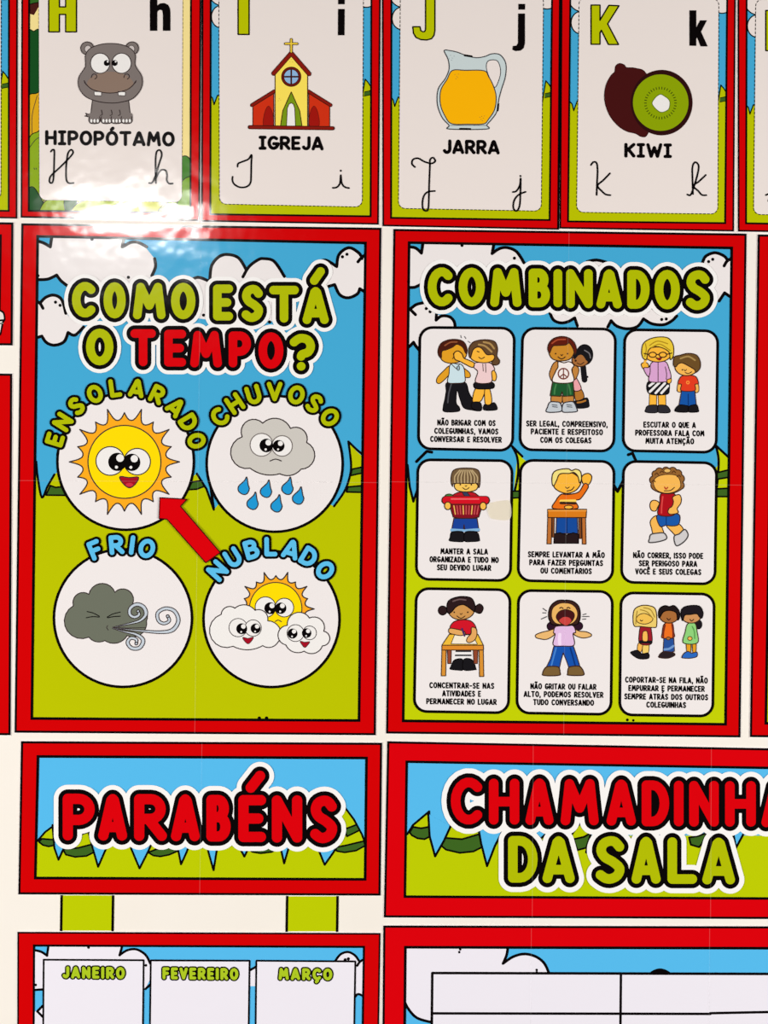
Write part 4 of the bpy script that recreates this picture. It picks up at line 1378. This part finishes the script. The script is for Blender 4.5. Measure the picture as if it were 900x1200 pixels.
V1, V2, V3 = (5.294, 440, 370), (6.4286, 600, 370), (5.0, 720, 370)
V4, V5, V6 = (5.294, 440, 530), (6.4286, 600, 530), (5.0, 720, 530)
V7, V8, V9 = (5.294, 440, 680), (6.3143, 600, 680), (5.0, 720, 680)
CH = 'printed_child'
PANELS = [
    ([(490.6, 382.3), (604.2, 383.2), (602, 529.6), (488.7, 527.4)], V1, [(CH, fig_push_boy), (CH, fig_push_girl)],
     [('NÃO BRIGAR COM OS', 512.3, 580.8, 495.6), ('COLEGUINHAS, VAMOS', 508.8, 584, 505.4), ('CONVERSAR E RESOLVER', 504, 588, 515)]),
    ([(610.9, 383.2), (722.6, 384.3), (720.6, 530.4), (607.4, 528.6)], V2, [(CH, fig_hug_girl), (CH, fig_hug_boy)],
     [('SER LEGAL, COMPREENSIVO,', 616.3, 712, 496.9), ('PACIENTE E RESPEITOSO', 621.8, 706.4, 506.2), ('COM OS COLEGAS', 632.8, 693, 515.9)]),
    ([(730.4, 385), (842.4, 386.4), (840.4, 531.8), (728.4, 529.8)], V3, [('printed_teacher', fig_teacher), (CH, fig_listen_boy)],
     [('ESCUTAR O QUE A', 753.6, 815.2, 498), ('PROFESSORA FALA COM', 744, 825.2, 507.6), ('MUITA ATENÇÃO', 756, 813.2, 517)]),
    ([(488.2, 537.2), (601.6, 538.4), (599.6, 682), (486.2, 680.2)], V4, [(CH, fig_basket_boy)],
     [('MANTER A SALA', 516, 571.8, 646.2), ('ORGANIZADA E TUDO NO', 503.2, 584.4, 655.8), ('SEU DEVIDO LUGAR', 511.8, 575.6, 665.2)]),
    ([(608.5, 537.8), (721, 539.3), (719, 684.2), (605.4, 681.8)], V5, [(CH, fig_hand_up), ('printed_desk', fig_desk_front)],
     [('SEMPRE LEVANTAR A MÃO', 618.3, 708.6, 650), ('PARA FAZER PERGUNTAS', 620, 706.6, 659.4), ('OU COMENTÁRIOS', 633, 693.4, 669)]),
    ([(729, 539), (841, 541), (839, 686), (726.4, 683.8)], V6, [(CH, fig_runner)],
     [('NÃO CORRER, ISSO PODE', 741.5, 823.8, 651), ('SER PERIGOSO PARA', 748.2, 816.8, 660.4), ('VOCÊ E SEUS COLEGAS', 744, 821.6, 670)]),
    ([(486.3, 688), (599.2, 689.5), (597.2, 836.8), (483.8, 835)], V7, [(CH, fig_study_girl), ('printed_desk', fig_study_desk), ('printed_arm', fig_study_arms)],
     [('CONCENTRAR-SE NAS', 503, 579.2, 803.2), ('ATIVIDADES E', 518, 563.6, 812.6), ('PERMANECER NO LUGAR', 499.4, 582, 822)]),
    ([(606, 690.3), (719, 691.6), (717.2, 838.6), (604, 836.8)], V8, [(CH, fig_shouter)],
     [('NÃO GRITAR OU FALAR', 621.3, 698.8, 804.4), ('ALTO, PODEMOS RESOLVER', 613.4, 707, 813.6), ('TUDO CONVERSANDO', 624.5, 696, 823)]),
    ([(726, 693), (838.2, 694.6), (836.4, 840.6), (724.4, 839)], V9, [(CH, fig_line_blond), (CH, fig_line_boy), (CH, fig_line_girl)],
     [('COPORTAR-SE NA FILA, NÃO', 732.2, 829.2, 796.8), ('EMPURRAR E PERMANECER', 736, 825.6, 806.6), ('SEMPRE ATRÁS DOS OUTROS', 731.2, 829.6, 816.4), ('COLEGUINHAS', 757, 803.8, 825.8)]),
]
for quad, vw, figs, lines in PANELS:
    p = Part(Z_TOP)
    q = rrect(inset(quad, 1.6), 14.6, 8)
    p.fill(q, 'paperm')
    p.line(q, 'black', 3.3, closed=True)
    pan = p.build('rule_panel', rr, rr)
    zz = Z_TEXT - .0003
    for nm, fn in figs:
        p = Part(zz).view(*vw)
        p.wk = 1.3
        fn(p)
        zz = p.z + STEP
        p.build(nm, pan, rr)
    p = Part(Z_TEXT - .0003)
    for s, x0, x1, y in lines:
        p.text(s, x0, x1, y, 7.2, 1.6, 'black', .012, gap=.46, space=.3)
    p.build('caption', pan, rr)
p = Part(0.0025)
p.fill(smooth([(571, 592), (580, 588), (590, 586.6), (597.5, 588), (597.5, 608), (580, 608.6), (573, 605)], True), 'oldtape')
p.build('glue_stain', rr, rr, label='yellowish glue stain')
seams(rr, [((456.6, 564.6), (871, 568.6)), ((666.5, 272.5), (660.2, 861))])

# ------------------------------------------------------------------ PARABÉNS banner


def banner_hill(root, base, sky_spikes, mountains, bands, box, key, lw=2.4):
    """lime meadow with pointed hills, dark bands and sky points hanging into it"""
    (xl, xr, yb) = box
    p = Part(Z_ART + .00005)
    p.fill([(xl, base), (xr, base), (xr, yb), (xl, yb)], key)
    for q in mountains:
        p.fill(q, key)
        p.line(q[:-1], 'black', lw)
    for q in bands:
        p.shape(q, 'dkgreen', lw * .85, sm=False)
    for q in sky_spikes:
        p.fill(q, 'skyb')
        p.line(q, 'black', lw)
    p.build('printed_hill', root, root)


PO = [(25, 868.4), (447.8, 870.2), (446, 1049.2), (21.8, 1047.8)]
PI = [(44.8, 886.2), (429.6, 888), (428, 1030.2), (41.6, 1028.6)]
pr = thing('birthday_banner', 234, 1049.2, 'red bordered banner reading PARABÉNS in red letters over a meadow', 'banner')
sheet(pr, PO)
p = Part(Z_ART)
p.fill(inset(PI, -.5), 'skyb')
p.build('printed_sky', pr, pr)
pc = lambda q, ox=0.0: [(ox + x / 3.75, 860 + y / 3.75) for x, y in q]
banner_hill(pr, 989,
            [pc([(232, 400), (240, 500), (258, 552), (282, 500), (300, 430)]), pc([(390, 430), (408, 500), (432, 583), (466, 505), (480, 440)]), pc([(560, 430), (578, 505), (614, 590), (652, 515), (690, 430)]),
             pc([(770, 440), (784, 510), (796, 572), (820, 520), (850, 440)]), pc([(75, 440), (92, 520), (114, 598), (128, 510), (160, 440)], 220), pc([(230, 500), (249, 538), (268, 500)], 220),
             pc([(395, 450), (410, 505), (424, 568), (442, 505), (460, 450)], 220), pc([(550, 440), (578, 515), (602, 574), (640, 520), (690, 440)], 220)],
            [pc([(165, 470), (200, 430), (234, 405), (240, 500), (165, 500)]), pc([(280, 510), (330, 450), (390, 430), (415, 510)]), pc([(660, 380), (685, 315), (730, 375), (765, 440), (780, 480), (650, 505)], 220)],
            [pc([(172, 474), (185, 460), (236, 464), (242, 488), (215, 494), (190, 488)]), pc([(278, 506), (345, 500), (405, 484), (416, 518), (380, 536), (330, 540), (290, 530)]),
             pc([(652, 520), (690, 505), (770, 495), (785, 512), (745, 530), (705, 538), (675, 534)]), pc([(266, 505), (400, 500), (370, 518), (320, 524), (285, 518)], 220),
             pc([(690, 418), (742, 398), (756, 422), (700, 450)], 220), pc([(650, 498), (700, 488), (774, 470), (780, 490), (740, 512), (690, 520), (655, 514)], 220)],
            (40, 430, 1032), 'limeb')
border(pr, PO, PI)
title(pr, [('redd', [('P', 68.8, 116.5, 924.6, 989.4), ('A', 110.4, 154.4, 925, 989.6), ('R', 152.4, 201, 925, 990), ('A', 195.6, 239.4, 925.4, 990.4), ('B', 237, 275.6, 926, 990.8),
                     ('É', 274.4, 317, 926.2, 991.4), ('N', 313.6, 359.4, 926.6, 992), ('S', 357.6, 401.4, 927, 992.4)])], 12.0, 5.1, 5.4)
seams(pr, [((237, 870.4), (234.4, 1047))])

# ------------------------------------------------------------------ CHAMADINHA DA SALA banner
CO = [(453.8, 868.4), (1004, 878.6), (1001, 1077), (449.8, 1074.8)]
CI = [(476.6, 892.4), (981, 901), (979, 1053), (474.4, 1050.4)]
cr = thing('roll_call_banner', 728, 1077, 'red bordered banner reading CHAMADINHA DA SALA, cut off by the right edge', 'banner')
sheet(cr, CO)
p = Part(Z_ART)
p.fill(inset(CI, -.5), 'skyb')
p.build('printed_sky', cr, cr)
d1 = lambda q: [(440 + x / 3.75, 860 + y / 3.75) for x, y in q]
d2 = lambda q: [(660 + x / 3.75, 860 + y / 3.75) for x, y in q]
banner_hill(cr, 979,
            [d1([(232, 350), (238, 450), (262, 537), (300, 470), (330, 405)]), d1([(450, 400), (464, 480), (490, 580), (525, 490), (566, 412)]), d2([(740, 400), (758, 500), (796, 430)]),
             d1([(680, 420), (725, 460), (770, 420)])],
            [d1([(140, 440), (165, 400), (236, 340), (240, 450), (140, 470)]), d1([(280, 480), (330, 400), (440, 400), (470, 500)]), d2([(30, 450), (55, 400), (75, 385), (92, 420), (120, 440), (100, 520), (40, 520)]),
             d1([(850, 460), (890, 400), (940, 380), (940, 470)])],
            [d1([(150, 432), (165, 408), (200, 414), (234, 408), (240, 450), (215, 462), (185, 458), (160, 445)]), d1([(284, 486), (305, 456), (380, 462), (455, 440), (470, 496), (430, 516), (370, 522), (310, 508)]),
             d2([(45, 462), (90, 452), (122, 434), (100, 500), (62, 510)]), d2([(552, 455), (592, 448), (630, 434), (610, 480), (596, 497), (560, 486)])],
            (472, 982, 1056), 'limeb', 2.6)
border(cr, CO, CI, 'redd', 2.6, 3.0)
title(cr, [('redd', [('C', 523, 571, 905.6, 971), ('H', 567.6, 613.6, 907, 971), ('A', 610.4, 653.6, 906.8, 971.4), ('M', 651.6, 706.4, 907.4, 971.8), ('A', 705.4, 750, 908, 972.2), ('D', 746.4, 789, 909, 973),
                     ('I', 786, 804, 909.4, 973), ('N', 802, 847, 909.6, 973.4), ('H', 844, 890.4, 909.8, 973.4), ('A', 886.6, 931, 910.2, 974)]),
           ('letter', [('D', 590, 635, 974, 1039), ('A', 630.4, 678.4, 974.4, 1039.4), ('S', 691.6, 738, 974.4, 1040), ('A', 734.6, 779, 975, 1040.2), ('L', 776.6, 821.6, 975.6, 1040.4), ('A', 817.4, 866, 976, 1041)])],
      11.2, 5.2, 5.8)
seams(cr, [((624.6, 872.6), (623.4, 1074)), ((833, 876), (832, 1075))])

# ------------------------------------------------------------------ lime straps between the banner and the months
for nm, q in (('left', [(71, 1049.2), (134, 1049.3), (133.4, 1090.4), (70.4, 1090.3)]), ('right', [(335.2, 1050.4), (397, 1050.4), (396.4, 1091.2), (334.6, 1091.2)])):
    s = thing('paper_strap', (q[2][0] + q[3][0]) / 2, 1090.4,
              'lime green paper strap hanging below the PARA letters of the banner, above JANEIRO' if nm == 'left' else 'lime green paper strap hanging below the ENS letters of the banner, above MARÇO',
              'strap', 'lime straps joining banner and month chart')
    p = Part()
    slab(p, q, .0005, 'limeb')
    p.build('card', s, s)
    for ln in ([(q[0][0] + 1.4, q[0][1] + .3), (q[3][0] + 1.4, q[3][1] - .3)], [(q[1][0] - 1.4, q[1][1] + .3), (q[2][0] - 1.4, q[2][1] - .3)]):
        p = Part(.0006)
        p.line(ln, 'black', 3.0)
        p.build('printed_edge', s, s)

# ------------------------------------------------------------------ month chart
MO = [(20.8, 1091.6), (446, 1093), (441, 1390), (20.2, 1390)]
MI = [(40.2, 1107.6), (426.6, 1109.2), (422.5, 1374), (39, 1374)]
mr = thing('month_chart', 231, 1390, 'red bordered chart of birthday months, showing JANEIRO, FEVEREIRO and MARÇO boxes', 'chart')
sheet(mr, MO)
p = Part(Z_ART)
p.fill(inset(MI, -.5), 'skyb')
p.build('printed_sky', mr, mr)
p = Part(Z_ART + .0001)
p.fill([(38, 1290), (424, 1290), (424, 1376), (38, 1376)], 'limeb')
p.build('printed_hill', mr, mr)
E1, E2 = (3.75, 0, 1030), (3.75, 220, 1030)
cloud(mr, [(140, 310), (175, 318), (208, 336), (216, 280), (540, 280), (526, 334), (560, 312), (600, 308), (640, 330), (662, 370), (665, 430), (640, 480), (300, 520), (190, 484), (140, 488)],
      [[(140, 310), (180, 318), (208, 336)], [(208, 336), (215, 285)], [(540, 285), (526, 334)], [(526, 334), (560, 312), (600, 308), (640, 332), (662, 372)], [(664, 460), (640, 482)], [(140, 487), (190, 484)]],
      [(390, 300), (158, 464), (642, 378)], E1, 2.8, 'paperb', r=1.6)
cloud(mr, [(150, 585), (170, 570), (195, 555), (220, 640), (140, 640)], [[(190, 555), (165, 580)], [(165, 580), (190, 605)]], [], E1, 2.8, 'paperb')
cloud(mr, [(640, 380), (652, 350), (680, 326), (705, 320), (735, 335), (752, 358), (785, 345), (785, 520), (750, 505), (735, 520), (640, 470)],
      [[(648, 360), (672, 330), (705, 320), (735, 335), (752, 358)], [(745, 380), (758, 362), (785, 346)], [(735, 518), (750, 505), (785, 520)]], [(692, 354), (706, 350)], E2, 2.8, 'paperb')
cloud(mr, [(272, 400), (300, 385), (300, 470), (272, 470)], [[(270, 402), (302, 384)]], [], E2, 2.8, 'paperb')
border(mr, MO, MI, 'red', 2.0, 2.6)
for wd, q, x0, x1, y in (('JANEIRO', [(50.6, 1123.2), (169.6, 1123.8), (168, 1270), (49.6, 1270)], 72, 148.2, 1139.2), ('FEVEREIRO', [(176, 1124), (293.6, 1124.4), (291.6, 1270), (174.2, 1270)], 189.2, 281, 1140.4),
                         ('MARÇO', [(299.6, 1124.4), (417.4, 1125.2), (415, 1270), (298, 1270)], 325.2, 391, 1141)):
    p = Part(Z_TOP)
    p.fill(q, 'paperb')
    p.line(inset(q, 1), 'black', 2.2, closed=True)
    b = p.build('month_box', mr, mr)
    p = Part(Z_TEXT)
    p.text(wd, x0, x1, y, 17, 6.6, 'black', .012, gap=.62)
    p.z += STEP
    p.text(wd, x0 + 1.5, x1 - 1.5, y, 14, 3.6, 'month', .012, gap=.62)
    p.build('month_name', b, mr)

# ------------------------------------------------------------------ roll call chart
HO = [(449.2, 1084.2), (1003, 1085.4), (1000, 1400), (446.6, 1400)]
HI = [(475, 1109.6), (980, 1111), (977, 1376), (472.6, 1376)]
hr = thing('roll_call_chart', 725, 1400, 'red bordered chart with an empty white table, below the CHAMADINHA banner', 'chart')
sheet(hr, HO)
p = Part(Z_ART)
p.fill(inset(HI, -.5), 'skyb')
p.build('printed_sky', hr, hr)
F1 = (3.75, 440, 1060)
cloud(hr, [(120, 170), (580, 170), (576, 215), (560, 258), (610, 225), (655, 215), (705, 228), (742, 258), (765, 310), (700, 500), (255, 515), (210, 510), (170, 482), (140, 440), (120, 420)],
      [[(582, 180), (576, 220), (560, 258)], [(560, 258), (605, 228), (655, 216), (705, 228), (742, 258), (764, 306)], [(130, 430), (148, 462), (185, 498), (255, 518)]], [(372, 196), (368, 208), (708, 286), (708, 296)],
      F1, 3.2, 'paperb', r=1.5)
cloud(hr, [(1190, 330), (1210, 300), (1250, 284), (1290, 300), (1310, 330)], [[(1190, 325), (1215, 298), (1250, 286), (1285, 298), (1310, 325)]], [], F1, 3.6, 'black')
border(hr, HO, HI, 'redd', 2.6, 3.2)
p = Part(Z_TOP)
TQ = [(506.6, 1139.8), (950, 1141), (948, 1350), (504.6, 1350)]
p.fill(TQ, 'paperb')
p.line(TQ, 'black', 3.0, closed=True)
for a, b in (((506.6, 1187), (832, 1187.6)), ((832, 1186.8), (950, 1184.4)), ((727.4, 1140.4), (725.4, 1350)), ((506, 1233), (949, 1231)), ((505, 1279), (949, 1277))):
    p.line([a, b], 'black', 3.0)
p.build('roll_call_table', hr, hr)
seams(hr, [((622.4, 1087), (620, 1390)), ((831, 1087), (829, 1390))])

# ------------------------------------------------------------------ neighbours cut off by the photograph


def plain_poster(outer, inner, label, key='red', hill=None):
    r = thing('border_poster', (outer[2][0] + outer[3][0]) / 2, max(outer[2][1], outer[3][1]), label, 'poster')
    sheet(r, outer)
    p = Part(Z_ART)
    p.fill(inset(inner, -.5), 'sky')
    p.build('printed_sky', r, r)
    if hill:
        p = Part(Z_ART + .0001)
        (a, _), (b, _), (c, d), (e, f) = inner
        p.shape([(a - 1, hill), (b + 1, hill), (c + 1, d + 1), (e - 1, f + 1)], 'lime', 2.4, sm=False)
        p.build('printed_hill', r, r)
    border(r, outer, inner, key)
    return r


up = plain_poster([(-280, 256), (16, 261), (15.2, 405), (-281, 402)], [(-262, 272), (1, 276.5), (-.8, 388), (-263, 386)],
                  'short red bordered poster cut off by the left edge, left of the COMO ESTÁ heading')
p = Part(Z_TOP).view(3.75, 0, 250)
p.shape([(-40, 475), (-38, 440), (-10, 425), (6, 430), (18, 440), (22, 466), (14, 480), (8, 510), (0, 535), (-30, 535)], 'paper', 2.2)
p.line([(-40, 474), (21, 470)], 'black', 2.2)
p.line([(-36, 488), (14, 484)], (110, 116, 108), 1.8)
p.build('printed_pot', up, up)
plain_poster([(-405, 434), (14.6, 438), (12.8, 861.4), (-410, 858)], [(-386, 452), (-4, 456), (-7, 843), (-391, 840)],
             'tall red bordered poster cut off by the left edge, left of the ENSOLARADO circle', hill=640)
plain_poster([(887.6, 275), (1306, 280), (1298, 868), (878.4, 863.6)], [(906, 291.4), (1288, 296), (1280, 851), (897, 847.4)],
             'tall red bordered poster cut off by the right edge, right of the COMBINADOS poster', hill=590)

for o in list(bpy.data.objects):
    if '_b' in o.keys():
        del o['_b']
